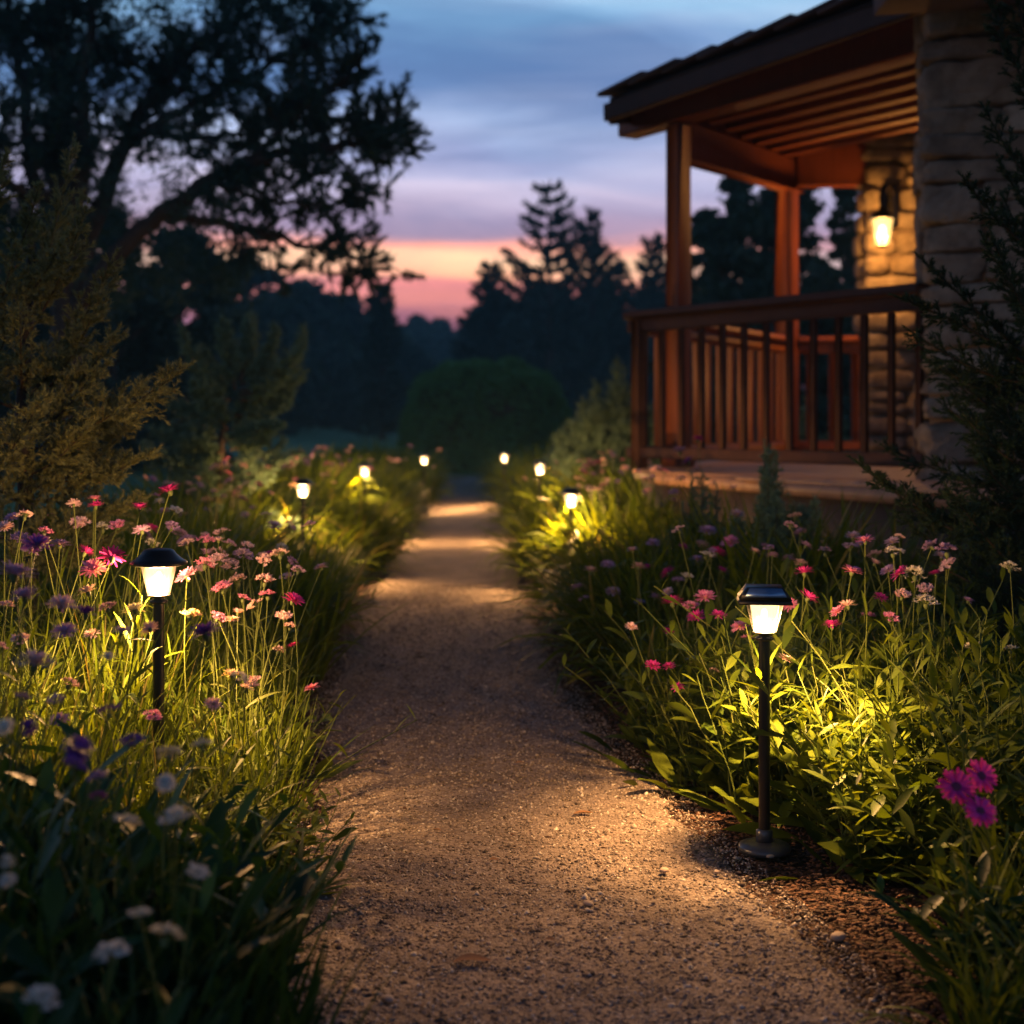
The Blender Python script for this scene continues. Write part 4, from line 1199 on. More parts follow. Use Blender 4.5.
# dark foreground, left
fg = [(-.54, 2.15, .82), (-.60, 2.30, .85), (-.52, 1.90, .85), (-.62, 2.15, 1.05), (-.58, 1.80, 1.0), (-.74, 2.0, 1.1), (-.80, 2.30, 1.15), (-.48, 1.68, .75), (-.62, 1.55, .85), (-.72, 1.72, 1.0), (-.62, 2.5, .8), (-.98, 2.55, 1.1)]
fgl = ['broad dark leaves reaching out over the path in the left foreground', 'dark leafy plant just below the lit grass', 'dark leafy plant under the white button flowers', 'dark leafy plant between white and purple buttons',
       'dark leafy plant around the low white buttons', 'dark leafy plant under the purple button flowers', 'dark leafy plant below the mauve flowers', 'lowest dark leafy plant at the bottom left', 'dark leafy plant in the bottom left corner',
       'dark leafy plant at the left edge above the corner', 'dark leafy plant where the lit grass meets the foreground', 'dark leafy plant at the far left edge beneath the mauve flowers']
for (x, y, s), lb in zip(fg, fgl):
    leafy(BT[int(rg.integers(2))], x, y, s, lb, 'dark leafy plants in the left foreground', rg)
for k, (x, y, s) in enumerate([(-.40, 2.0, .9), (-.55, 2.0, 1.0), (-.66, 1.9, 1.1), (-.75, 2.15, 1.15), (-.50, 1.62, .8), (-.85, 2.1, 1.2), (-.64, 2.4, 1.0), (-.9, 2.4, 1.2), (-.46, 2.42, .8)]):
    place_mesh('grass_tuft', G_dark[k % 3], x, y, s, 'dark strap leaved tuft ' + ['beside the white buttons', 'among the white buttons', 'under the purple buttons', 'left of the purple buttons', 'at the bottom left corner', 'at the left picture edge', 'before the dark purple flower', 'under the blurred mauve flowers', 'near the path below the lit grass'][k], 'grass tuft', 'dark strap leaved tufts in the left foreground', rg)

# right bed, near: leafy stems
GR = 'leafy plants in the near right bed'
rl = [(.66, 3.55, .95, 'brightly lit leafy plant directly behind the square lamp'), (.80, 3.42, 1.0, 'brightly lit leafy plant right of the square lamp'), (.95, 3.35, 1.0, 'leafy plant in the middle of the right bed, lower front'),
      (.78, 3.12, .72, 'low leafy plant at the foot of the right bed by the lamp base'), (.92, 3.05, .85, 'leafy plant above the dark mulch, right of the lamp base'), (1.08, 3.2, 1.05, 'leafy plant half in shade toward the right edge'),
      (1.20, 3.4, 1.1, 'shaded leafy plant at the right edge under the white flowers'), (.58, 3.78, .85, 'leafy plant just left of the square lamp pole'), (.48, 3.92, .75, 'leafy plant with broad leaves at the mulch edge left of the lamp'),
      (.72, 3.85, 1.05, 'leafy plant behind the square lamp head'), (.90, 3.75, 1.1, 'tall leafy plant under the tall pink flowers'), (1.05, 3.65, 1.1, 'tall leafy plant below the mixed pink flowers'),
      (.62, 4.15, .95, 'leafy plant behind the crowded magenta flowers'), (.46, 4.25, .8, 'small leafy plant at the path edge behind the magenta flowers'), (.85, 4.2, 1.1, 'leafy plant in the second row behind the lamp'),
      (1.10, 4.1, 1.15, 'leafy plant before the juniper'), (1.35, 3.8, 1.2, 'leafy plant in the shade of the juniper'), (1.0, 2.85, .85, 'shaded leafy plant between bed and foreground tuft'), (1.15, 2.95, 1.05, 'dark leafy plant at the right edge above the daisies')]
for k, (x, y, s, lb) in enumerate(rl):
    leafy(LT[k % 3], x, y, s, lb, GR, rg)
rgs = [(.74, 3.62, 1.0), (.88, 3.58, 1.05), (1.0, 3.5, 1.0), (.66, 3.95, .95), (.54, 4.05, .85), (.78, 4.0, 1.1), (.95, 3.95, 1.1), (1.15, 3.75, 1.1), (1.25, 3.6, 1.1), (.86, 3.28, .85), (1.0, 3.2, .9)]
rgl = ['behind the square lamp', 'right behind the square lamp head', 'under the mixed pink flowers', 'left behind the lamp', 'near the path behind the magenta flowers', 'in the third row', 'in the third row below the lilac sprays', 'before the juniper', 'at the right edge', 'right of the lamp pole', 'in the shaded front']
for k, (x, y, s) in enumerate(rgs):
    if k in (0, 1, 2, 9, 10): leafy(NL_[k % 3], x, y, s, 'narrow leaved plant of the right bed, ' + rgl[k], 'narrow leaved plants in the near right bed', rg); continue
    place_mesh('grass_tuft', G_fine[k % 4], x, y, s, 'thin upright grass tuft of the right bed, ' + rgl[k], 'grass tuft', 'fine grass tufts in the near right bed', rg)
# foreground right tuft
for k, (x, y, s, lb) in enumerate([(.84, 2.52, .72, 'strap leaved plant under the three magenta daisies'), (.98, 2.62, .95, 'strap leaved plant at the right edge behind the daisies'), (.74, 2.22, .6, 'low strap leaved plant in the bottom right corner'), (.92, 2.25, .85, 'strap leaved plant cut off by the bottom right edge')]):
    me = blades_mb(rg, 60, 0.2, 0.42, 0.0095, 0.06, 0.75, 0.7).mesh('strap_leaved_plant', M['leaf'])
    place_mesh('strap_leaved_plant', me, x, y, s, lb, 'strap leaved plant', 'strap leaved plants in the right foreground', rg)
leafy(BT[0], .86, 2.42, .6, 'dark leafy plant mixed into the right foreground tuft', None, rg)

# middle and far borders on both sides
SEG_L = [(5.0, 'before the second lamp'), (7.6, 'around the second lamp'), (10.2, 'around the third lamp'), (14.0, 'around the farthest lamp'), (17.5, 'past the farthest lamp')]
SEG_R = [(4.4, 'before the second lamp'), (7.0, 'around the second lamp'), (10.0, 'around the third lamp'), (14.5, 'around the farthest lamp'), (18.0, 'past the farthest lamp')]
lamps_far = [(.332, 8.0), (.222, 11.3), (-.085, 16.0), (-1.235, 8.4), (-1.17, 11.3), (-.945, 15.3), (-.8, 3.22)]


def seg_name(seg, y):
    nm = seg[0][1]
    for a_, b_ in seg:
        if y >= a_: nm = b_
    return nm


def far_border(sgn, edgef, y0, y1, seg, side):
    y = y0
    while y < y1:
        for row in range(4):
            x = edgef(y) + sgn * (0.26 + row * 0.48 + rg.normal(0, 0.06)); yy = y + rg.normal(0, 0.12)
            if sgn > 0 and (x > 0.85 + 0.0 * yy and yy > 6.4): continue
            if sgn > 0 and x > 1.5: continue
            near = min(math.hypot(x - a_, yy - b_) for a_, b_ in lamps_far)
            inf = any((abs(x / yy - a_ / b_) < 0.022 and 0 < b_ - yy < 1.6) for a_, b_ in lamps_far)
            if near < 0.34: continue
            s = rg.uniform(0.8, 1.0) * (0.58 + 0.50 * abs(math.cos(PI * (yy - (0.4 if sgn < 0 else 0.0)) / 2.9)) ** 0.7) * (0.9 if yy > 10 else 1.0)
            if sgn < 0 and row == 3 and yy > 8: continue
            if near < 0.5: s *= 0.72
            if inf: s *= 0.62
            if row == 0: s *= 0.88
            for a_, b_ in lamps_far[:6]:
                if 0 < b_ - yy < 5 and abs(x / yy - a_ / b_) < 0.008 + 0.30 / yy: s = min(s, (1 - 0.52 * yy / b_) / 0.86)
            me = (G_mid if yy < 7 else G_far)[int(rg.integers(4))]
            rown = ['lining the path', 'in the second row', 'in the third row', 'at the back'][row]
            place_mesh('grass_mound', me, x, yy, s, f'grass mound {rown}, {side} border, {seg_name(seg, yy)}', 'grass mound', f'grass mounds of the {side} border {rown}, {seg_name(seg, yy)}', rg)
        y += 0.42 if y < 8 else 0.55 if y < 13 else 0.8


far_border(-1, xl, 5.2, 23.0, SEG_L, 'left')
far_border(1, xr, 4.75, 21.5, SEG_R, 'right')

G_big = [grass_template('grass_mound', rg, 760, 0.40, 0.86, 0.0125, 0.24, 1.35, M['blade'], 1.0) for _ in range(2)]
for k, (x, y, sc, lb) in enumerate([(-1.20, 6.3, .80, 'full rounded grass mound hanging over the left path edge, before the second left lamp'), (-1.24, 9.6, .85, 'full grass mound on the left path edge past the second left lamp'),
                                    (-1.28, 12.6, .9, 'full grass mound past the third left lamp'), (.56, 5.35, .75, 'dark full grass mound on the right path edge behind the magenta flowers'), (.62, 5.9, .9, 'full grass mound in the second row of the right middle bed'),
                                    (.46, 9.2, .9, 'full bright grass mound behind the second right lamp'), (.60, 8.2, .85, 'full bright grass mound right of the second right lamp'), (.36, 12.4, .95, 'full grass mound past the third right lamp')]):
    place_mesh('grass_mound', G_big[k % 2], x, y, sc, lb, 'grass mound', 'full grass mounds overhanging the path', rg, 0.92)

# blurred flowers above the middle borders
rb = np.random.default_rng(31)
mid = []
for (bx, by, lb) in [(-1.35, 6.6, 'blurred pink flowers left of the grass, third of the border'), (-1.62, 7.3, 'blurred lilac flowers at the back of the left border'), (-1.45, 7.6, 'blurred pink flowers before the second left lamp'),
                     (-1.75, 8.3, 'blurred pale flowers by the lawn'), (-1.55, 9.0, 'blurred blush flowers left of the second left lamp'), (-1.15, 9.2, 'blurred peach flowers right of the second left lamp'),
                     (-1.9, 9.6, 'faint lilac flowers at the lawn edge'), (-1.5, 10.6, 'faint pink flowers between the second and third left lamps'), (-1.7, 12.0, 'faint flowers left of the third left lamp'), (-1.1, 12.2, 'faint flowers right of the third left lamp'),
                     (.60, 7.9, 'blurred blush flowers right of the second right lamp'), (.80, 8.3, 'blurred pink flowers between second right lamp and porch'), (.50, 8.9, 'blurred peach flowers behind the second right lamp'),
                     (.72, 9.4, 'blurred pale flowers below the porch newel'), (.72, 10.3, 'faint flowers between the second and third right lamps'), (.85, 7.2, 'blurred lilac flowers beside the deck corner')]:
    hd = []
    for k in range(int(rb.integers(7, 11))):
        X = bx + rb.normal(0, 0.20); Yh = by + rb.normal(0, 0.2); Z = rb.uniform(0.56, 0.76) + (0.02 * (by > 8))
        col = rb.choice(['pink', 'peach', 'mauve', 'lilac'], p=[0.15, 0.35, 0.28, 0.22])
        hd.append(((X, Yh, Z), str(col), 'spray' if rb.random() < .6 else 'aster', rb.uniform(0.04, 0.058)))
    flower_plant((bx, by), hd, lb, rb, lmat='blade', basal=30, bh=(0.3, 0.6), bw=0.005)

# ------------------------------------------------------------------ conifers with modelled sprays


def spray_branch(mb_n, mb_w, pts, rng, tw_len, n_tw, nl, n_needle, nw, r0=0.006, sub=True, tip=True, flat=0.45):
    """one plumose branch: woody axis, side twigs, twiglets, each set with short needles"""
    pts = np.array(pts, float); K = len(pts)
    mb_w.tube(pts, r0, r0 * 0.25, 5)
    tt = np.linspace(0, 1, K)
    d = np.gradient(pts, axis=0); d = unit(d)
    u = np.linspace(0.08, 0.985, n_tw) + rng.normal(0, 0.01, n_tw); u = np.clip(u, 0, 0.99)
    o = np.stack([np.interp(u, tt, pts[:, i]) for i in range(3)], 1)
    td = unit(np.stack([np.interp(u, tt, d[:, i]) for i in range(3)], 1))
    ref = np.array([0, 0, 1.0]); sd = unit(np.cross(td, ref)); upv = np.cross(sd, td)
    a = np.where(np.arange(n_tw) % 2 == 0, 0.0, PI) + rng.normal(0, 0.9, n_tw)
    lat = sd * np.cos(a)[:, None] + upv * (np.sin(a)[:, None] * (0.6 + flat))
    L = tw_len * np.interp(u, [0, 0.25, 0.7, 1.0], [0.75, 1.0, 0.8, 0.32]) * rng.uniform(0.65, 1.2, n_tw)
    k1 = rng.uniform(0.75, 1.35, n_tw)[:, None]
    dirs = unit(td * k1 + lat * 0.75 + np.array([0, 0, 0.12]))
    seg_o = [o]; seg_d = [dirs]; seg_L = [L]
    if sub:
        for j in range(4):
            f = rng.uniform(0.25, 0.85, n_tw)
            o2 = o + dirs * (L * f)[:, None]
            rnd = unit(rng.standard_normal((n_tw, 3)))
            d2 = unit(dirs + 0.85 * rnd * [1, 1, 0.8])
            seg_o.append(o2); seg_d.append(d2); seg_L.append(L * rng.uniform(0.25, 0.5, n_tw))
    # the axis itself carries needles too
    na = 10
    ua = np.linspace(0.3, 0.97, na); oa = np.stack([np.interp(ua, tt, pts[:, i]) for i in range(3)], 1); da = unit(np.stack([np.interp(ua, tt, d[:, i]) for i in range(3)], 1))
    seg_o.append(oa); seg_d.append(da); seg_L.append(np.full(na, np.linalg.norm(pts[-1] - pts[0]) / na * 1.2))
    O = np.concatenate(seg_o); D = np.concatenate(seg_d); LL = np.concatenate(seg_L)
    # twig wood as thin ribbons
    s2 = unit(np.cross(D, [0.2, 0.1, 1.0]))
    Pt = O[:, None] + D[:, None] * (LL[:, None] * np.array([0, 1.0]))[..., None]
    mb_w.strips(Pt, np.full((len(O), 2), 0.0010) * [1, 0.4], s2)
    # needles
    m = np.maximum(4, (n_needle * LL / tw_len).astype(int))
    idx = np.repeat(np.arange(len(O)), m)
    f = rng.random(len(idx)); f = f ** 0.9
    b = O[idx] + D[idx] * (LL[idx] * f)[:, None]
    rnd = rng.standard_normal((len(idx), 3)); rnd -= (rnd * D[idx]).sum(1)[:, None] * D[idx]; rnd = unit(rnd)
    nd = unit(D[idx] * rng.uniform(0.7, 1.3, len(idx))[:, None] + rnd * 0.75)
    ln = nl * rng.uniform(0.7, 1.25, len(idx))
    sv = unit(np.cross(nd, rnd + 0.3)) * nw
    v = np.stack([b - sv, b + sv, b + nd * ln[:, None]], 1)
    n0 = len(idx)
    mb_n.add(v.reshape(-1, 3), None, np.arange(n0 * 3).reshape(-1, 3))


def curve(a, b, bow=(0, 0, 0), K=9):
    a = np.array(a, float); b = np.array(b, float); t = np.linspace(0, 1, K)[:, None]
    return a + (b - a) * t + np.array(bow) * np.sin(PI * t)


rc = np.random.default_rng(14)
# left conifer, near: trunk around px 10..30
CY = 4.3
tr_x = (22 - 512) * CY / F
lc = empty('conifer', (tr_x, CY, 0)); lcl = np.array([tr_x, CY, 0])
tag(lc, 'young conifer with upswept needle branches, warm lit from below, at the left edge', 'conifer')
tn, tw = MB(), MB()
trunk_pts = [(0, 0, 0), (0.02, 0.02, 0.5), (0, 0, 1.0), (0.03, 0.0, 1.5), (0.02, 0, 1.7)]
MB().tube(np.array(trunk_pts), 0.035, 0.008, 8).build('trunk', M['bark'], lc, True)
bl = [  # (px0,py0) -> (px1,py1), bow, twig length
    ((20, 330), (72, 150), .10, .105), ((40, 250), (82, 195), .0, .06), ((25, 400), (112, 262), .03, .105), ((10, 260), (38, 190), 0, .08), ((-20, 230), (5, 155), 0, .08),
    ((30, 330), (85, 212), 0, .09), ((15, 300), (60, 245), 0, .09), ((25, 420), (75, 330), 0, .10), ((30, 420), (115, 335), 0, .10), ((25, 440), (180, 372), .02, .125), ((20, 470), (130, 410), .0, .12),
    ((40, 480), (152, 452), .0, .11), ((30, 430), (95, 370), 0, .12), ((10, 500), (110, 470), 0, .12), ((10, 480), (90, 425), 0, .13), ((20, 520), (140, 500), 0, .11), ((0, 440), (50, 350), 0, .12), ((-30, 400), (20, 300), 0, .12),
    ((-20, 350), (15, 250), 0, .11), ((5, 540), (80, 520), 0, .12), ((-20, 480), (40, 400), 0, .13), ((0, 560), (120, 530), 0, .10), ((40, 395), (100, 300), 0, .09), ((30, 450), (140, 385), 0, .10)]
for (a_, b_, bow, tl) in bl:
    dy = rc.normal(0, 0.16)
    A = P(a_[0], a_[1], CY + dy * 0.3) - lcl; B = P(b_[0], b_[1], CY - 0.15 + dy) - lcl
    pts = curve(A, B, (0, 0, -0.035 - bow * 0.3))
    L_ = np.linalg.norm(B - A)
    spray_branch(tn, tw, pts, rc, tl, max(14, int(L_ * 75)), 0.016, 80, 0.0015, 0.005)
for k in range(9):   # branches of the far and left side
    z = rc.uniform(0.25, 1.45); a_ = rc.uniform(0, 2 * PI); L_ = 0.50 * (1 - z / 2.0) + 0.08
    A = np.array([0, 0, z]); B = A + np.array([math.cos(a_) * L_, math.sin(a_) * L_, L_ * rc.uniform(0.35, 0.8)])
    spray_branch(tn, tw, curve(A, B, (0, 0, -0.04)), rc, 0.11, max(12, int(L_ * 60)), 0.016, 70, 0.0016, 0.005)
tn.build('needles', M['needle'], lc); tw.build('branches', M['twig'], lc)

# right juniper, dark, cut by the picture edge
jy = 4.4
jl = np.array([(1040 - 512) * jy / F, jy, 0]); jo = empty('juniper', jl)
tag(jo, 'dark juniper with long arching branches at the right edge before the stone wall', 'juniper')
MB().tube(np.array([(0.05, 0, 0), (0.03, 0, 0.6), (0.06, 0, 1.3), (0.10, 0, 2.4)]), 0.04, 0.012, 8).build('trunk', M['bark'], jo, True)
tn, tw = MB(), MB()
jb = [((1040, 560), (862, 466), .02, .10), ((1040, 600), (905, 520), 0, .12), ((1045, 560), (880, 478), 0, .06), ((1040, 520), (955, 400), 0, .12), ((1050, 600), (930, 560), 0, .12), ((1040, 470), (990, 370), 0, .10),
      ((1050, 380), (905, 300), -.05, .07), ((1050, 380), (925, 262), -.03, .07), ((1045, 330), (985, 240), 0, .07), ((1050, 260), (965, 180), 0, .08), ((1050, 200), (985, 110), 0, .08), ((1045, 120), (990, 0), 0, .09), ((1040, 60), (1005, -40), 0, .09),
      ((1050, 540), (985, 440), 0, .13), ((1050, 620), (960, 590), 0, .13), ((1050, 580), (920, 500), 0, .11), ((1060, 450), (1010, 340), 0, .12), ((1060, 660), (990, 620), 0, .12), ((1060, 300), (1005, 200), 0, .1), ((1055, 520), (960, 480), 0, .12),
      ((1050, 230), (1000, 160), 0, .07), ((1060, 500), (1000, 400), 0, .12), ((1060, 560), (975, 520), 0, .13)]
for (a_, b_, bow, tl) in jb:
    dy = rc.normal(0, 0.15)
    A = P(a_[0], a_[1], jy + dy * 0.3) - jl; B = P(b_[0], b_[1], jy - 0.1 + dy) - jl
    L_ = np.linalg.norm(B - A)
    spray_branch(tn, tw, curve(A, B, (0, 0, -0.03 - bow)), rc, tl, max(12, int(L_ * 62)), 0.015, 75, 0.0017, 0.006)
for k in range(30):
    z = rc.uniform(0.15, 1.2); a_ = rc.uniform(PI * 0.2, PI * 1.5); L_ = rc.uniform(0.25, 0.55)
    A = np.array([0.05, 0, z]); B = A + np.array([math.cos(a_) * L_, math.sin(a_) * L_, L_ * rc.uniform(0.2, 0.7)])
    spray_branch(tn, tw, curve(A, B, (0, 0, -0.04)), rc, 0.12, max(12, int(L_ * 60)), 0.015, 75, 0.0018, 0.006)
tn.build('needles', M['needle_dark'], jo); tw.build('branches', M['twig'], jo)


def bush_conifer(x, y, h, wdt, n, mat, label, tl, rng, needle=0.03, nw=0.002, up=(0.7, 1.3), cat='shrub', name='feathery_shrub', ntw=42, z0=0.02):
    o = empty(name, (x, y, 0)); tag(o, label, cat)
    tn, tw = MB(), MB()
    for k in range(n):
        a_ = rng.uniform(0, 2 * PI); f = rng.random() ** 0.6
        z = z0 + h * 0.5 * rng.random() * (1 - f * 0.5)
        tip = np.array([math.cos(a_) * wdt * f, math.sin(a_) * wdt * f, 0]) * rng.uniform(0.8, 1.1)
        tip[2] = h * (1 - 0.55 * f) * rng.uniform(0.75, 1.03)
        A = np.array([tip[0] * 0.12, tip[1] * 0.12, min(z, tip[2] * 0.5)])
        bowv = np.array([tip[0], tip[1], 0]) * 0.18
        spray_branch(tn, tw, curve(A, tip, bowv + [0, 0, -0.05 * h]), rng, tl, ntw, needle, 26, nw, 0.008)
    MB().tube([(0, 0, -0.02), (0.01, 0, h * 0.3), (0, 0.01, h * 0.6)], 0.03, 0.01, 7).build('stem', M['bark'], o, True)
    tn.build('needles', mat, o); tw.build('branches', M['twig'], o)
    return o


# grey-green conifer in front of the deck, blurred shrubs
bush_conifer((772 - 512) * 5.6 / F, 5.6, 0.98, 0.30, 26, M['blue_needle'], 'narrow grey green conifer standing before the porch deck', 0.09, rc, 0.022, 0.0024, cat='conifer', name='conifer', ntw=60)
bush_conifer((705 - 512) * 6.2 / F, 6.2, 0.92, 0.22, 12, M['blue_needle'], 'slim grey green conifer left of the larger one before the deck', 0.07, rc, 0.020, 0.0022, cat='conifer', name='conifer', ntw=44)
bush_conifer((614 - 512) * 12.3 / F, 12.3, 1.46, 0.66, 60, M['blue_needle'], 'feathery green shrub left of the porch railing', 0.20, rc, 0.05, 0.0045, ntw=60)
bush_conifer((566 - 512) * 14.0 / F, 14.0, 0.95, 0.4, 24, M['blue_needle'], 'low feathery shrub next to the third right lamp', 0.18, rc, 0.045, 0.003, ntw=36)
bush_conifer((812 - 512) * 13.5 / F, 13.5, 1.25, 0.6, 22, M['blue_needle'], 'shrub growing behind the porch, seen between the balusters', 0.2, rc, 0.045, 0.003, ntw=32)
# the pale spidery conifer on the left
sx, sy = (225 - 512) * 8.6 / F, 8.6
so = empty('conifer', (sx, sy, 0)); sl = np.array([sx, sy, 0]); tag(so, 'blurred conifer with long finger like branches behind the left flowers', 'conifer')
MB().tube([(0, 0, 0), (-0.05, 0, 0.5), (0, 0, 1.1)], 0.035, 0.015, 7).build('trunk', M['bark'], so, True)
tn, tw = MB(), MB()
for (a_, b_, bw) in [((230, 400), (182, 330), (0.0, 0, -.12)), ((235, 390), (222, 322), (0, 0, 0)), ((240, 380), (250, 318), (.02, 0, 0)), ((240, 385), (276, 328), (.03, 0, -.06)), ((240, 390), (304, 330), (.04, 0, -.14)), ((240, 395), (303, 345), (.0, 0, -.08)),
                     ((240, 400), (302, 375), (0, 0, -.06)), ((235, 415), (290, 398), (0, 0, -.04)), ((230, 420), (170, 400), (0, 0, -.04)), ((225, 440), (165, 430), (0, 0, 0)), ((225, 440), (280, 425), (0, 0, 0)), ((225, 400), (200, 350), (0, 0, 0)),
                     ((225, 460), (180, 440), (0, 0, 0)), ((225, 450), (150, 460), (0, 0, 0)), ((230, 450), (265, 440), (0, 0, 0)), ((228, 430), (195, 385), (0, 0, 0)), ((232, 430), (262, 385), (0, 0, 0))]:
    dy = rc.normal(0, 0.2)
    A = P(*a_, sy) - sl; B = P(*b_, sy + dy) - sl
    spray_branch(tn, tw, curve(A, B, bw), rc, 0.10, 60, 0.032, 34, 0.0034, 0.010)
for k in range(26):
    a_ = rc.uniform(0, 2 * PI); z = rc.uniform(0.1, 0.8); L_ = rc.uniform(0.25, 0.5)
    A = np.array([0, 0, z]); B = A + np.array([math.cos(a_) * L_, math.sin(a_) * L_, L_ * 0.35])
    spray_branch(tn, tw, curve(A, B, (0, 0, -0.04)), rc, 0.11, 26, 0.03, 26, 0.0024, 0.008)
tn.build('needles', M['blue_needle'], so); tw.build('branches', M['twig'], so)

# ------------------------------------------------------------------ round hedge at the end of the path
hb = empty('round_hedge', (-0.55, 28.6, -0.03))
tag(hb, 'wide clipped round hedge closing the end of the path', 'hedge')
N = 60000
th = rc.uniform(0, 2 * PI, N); ph = np.arcsin(rc.uniform(-0.1, 1.0, N))
d = np.stack([np.cos(th) * np.cos(ph), np.sin(th) * np.cos(ph), np.sin(ph)], 1)
pn = (np.abs(d) ** 2.7).sum(1) ** (1 / 2.7); d = d / pn[:, None]
rad = 1 + 0.075 * nz(d[:, 0] * 3, d[:, 1] * 3, d[:, 2] * 3, 2.0, 2) + 0.045 * nz(d[:, 0] * 9, d[:, 1] * 9, d[:, 2] * 9, 2.0, 5) - np.abs(rc.normal(0, 0.05, N))
c = d * rad[:, None] * [1.78, 1.3, 2.18]
u1 = unit(rc.standard_normal((N, 3))); u2 = unit(np.cross(u1, rc.standard_normal((N, 3))))
s_ = rc.uniform(0.022, 0.05, N)[:, None]
v = np.stack([c - u1 * s_, c - u2 * s_ * 0.5, c + u1 * s_, c + u2 * s_ * 0.5], 1)
obj('leaves', mesh_from('leaves', v.reshape(-1, 3), None, np.arange(N * 4).reshape(-1, 4), [M['hedge_leaf']]), hb)
mb = MB(); mb.blob((0, 0, 0.9), (1.5, 1.1, 1.05), n=12, p=2.6, amp=0.03); mb.build('branch_core', M['bark'], hb, True)

# ------------------------------------------------------------------ trees


def leaf_cloud(mb, centres, radii, per, size, rng, flat=0.7):
    """leaf-sized faces spread through clumps"""
    N = int(per * len(centres))
    idx = rng.integers(0, len(centres), N)
    off = rng.standard_normal((N, 3)) * 0.5
    c = centres[idx] + off * radii[idx][:, None] * [1, 1, flat]
    u1 = unit(rng.standard_normal((N, 3))); u2 = unit(np.cross(u1, rng.standard_normal((N, 3))))
    s_ = size * rng.uniform(0.6, 1.3, N)[:, None]
    v = np.stack([c - u1 * s_, c - u2 * s_ * 0.45, c + u1 * s_, c + u2 * s_ * 0.45], 1)
    mb.add(v.reshape(-1, 3), np.arange(N * 4).reshape(-1, 4))


def broad_tree(x, y, h, wdt, label, rng, n_clump=60, per=260, size=0.12, mat='tree_leaf', low=0.12, gz=None, group=None, bare=1.0):
    z0 = float(terrain(np.array(x), np.array(y))) if gz is None else gz
    o = empty('broadleaf_tree', (x, y, z0)); tag(o, label, 'tree', group)
    tk = MB()
    tk.tube([(0, 0, -0.1), (0.02 * h, 0, h * 0.25), (0, 0.01 * h, h * 0.5), (0.01 * h, 0, h * 0.85)], h * 0.028, h * 0.006, 8)
    C = []; Rr = []
    for k in range(n_clump):
        z = low + (1 - low) * rng.random() ** 0.8
        prof = np.interp(z, [low, 0.35, 0.65, 0.9, 1.0], [0.75, 1.0, 0.85, 0.45, 0.12])
        a_ = rng.uniform(0, 2 * PI); r = wdt * prof * math.sqrt(rng.random()) * rng.uniform(0.85, 1.1)
        c = np.array([r * math.cos(a_), r * math.sin(a_), z * h]); C.append(c); Rr.append(wdt * rng.uniform(0.13, 0.26) * bare)
        zb = max(0.1 * h, (z - 0.22) * h)
        if k % 2 == 0: tk.tube(curve((0, 0, zb), c, (0, 0, -0.02 * h), 5), h * 0.008, h * 0.002, 5)
    tk.build('trunk', M['bark'], o, True)
    lf = MB(); leaf_cloud(lf, np.array(C), np.array(Rr), per, size, rng); lf.build('crown', M[mat], o)
    return o


def fir_tree(x, y, h, wdt, label, rng, tiers=22, per_tier=9, size=0.14, gz=None, group=None, up=0.25, lowz=0.06, dens=70):
    z0 = float(terrain(np.array(x), np.array(y))) if gz is None else gz
    o = empty('fir_tree', (x, y, z0)); tag(o, label, 'tree', group)
    tk = MB(); tk.tube([(0, 0, -0.1), (0.01 * h, 0, h * 0.5), (0, 0, h * 0.99)], h * 0.02, h * 0.002, 7)
    ne = MB()
    for k in range(tiers):
        z = lowz + (0.97 - lowz) * (k / (tiers - 1)) ** 0.9
        L0 = wdt * (1 - z) ** 0.72 * rng.uniform(0.72, 1.15)
        for j in range(per_tier):
            a_ = rng.uniform(0, 2 * PI); L_ = L0 * rng.uniform(0.6, 1.1) + 0.02 * h
            A = np.array([0, 0, z * h]); B = A + np.array([math.cos(a_) * L_, math.sin(a_) * L_, L_ * (up + rng.normal(0, 0.1))])
            pts = curve(A, B, (0, 0, -0.10 * L_), 6)
            tk.tube(pts, 0.004 * h, 0.001 * h, 4)
            n = int(dens * (0.3 + L_ / wdt)); u = rng.random(n) ** 0.7
            b = np.stack([np.interp(u, np.linspace(0, 1, 6), pts[:, i]) for i in range(3)], 1)
            b += rng.normal(0, 1, (n, 3)) * [0.10, 0.10, 0.05] * L_ * (1.1 - u)[:, None] * 0.65
            dr = unit(np.array([math.cos(a_), math.sin(a_), 0.35]) + rng.normal(0, 0.55, (n, 3)))
            sv = unit(np.cross(dr, rng.standard_normal((n, 3)))) * size * 0.22
            ln = size * rng.uniform(0.7, 1.5, n)[:, None]
            v = np.stack([b - sv, b + sv, b + dr * ln + sv * 0.3, b + dr * ln - sv * 0.3], 1)
            ne.add(v.reshape(-1, 3), np.arange(n * 4).reshape(-1, 4))
    tk.build('trunk', M['bark'], o, True); ne.build('crown', M['fir'], o)
    return o


rt = np.random.default_rng(8)
def zt(py, Y): return HC - (py - HZ) * Y / F
def tx(px, Y): return (px - 512) * Y / F

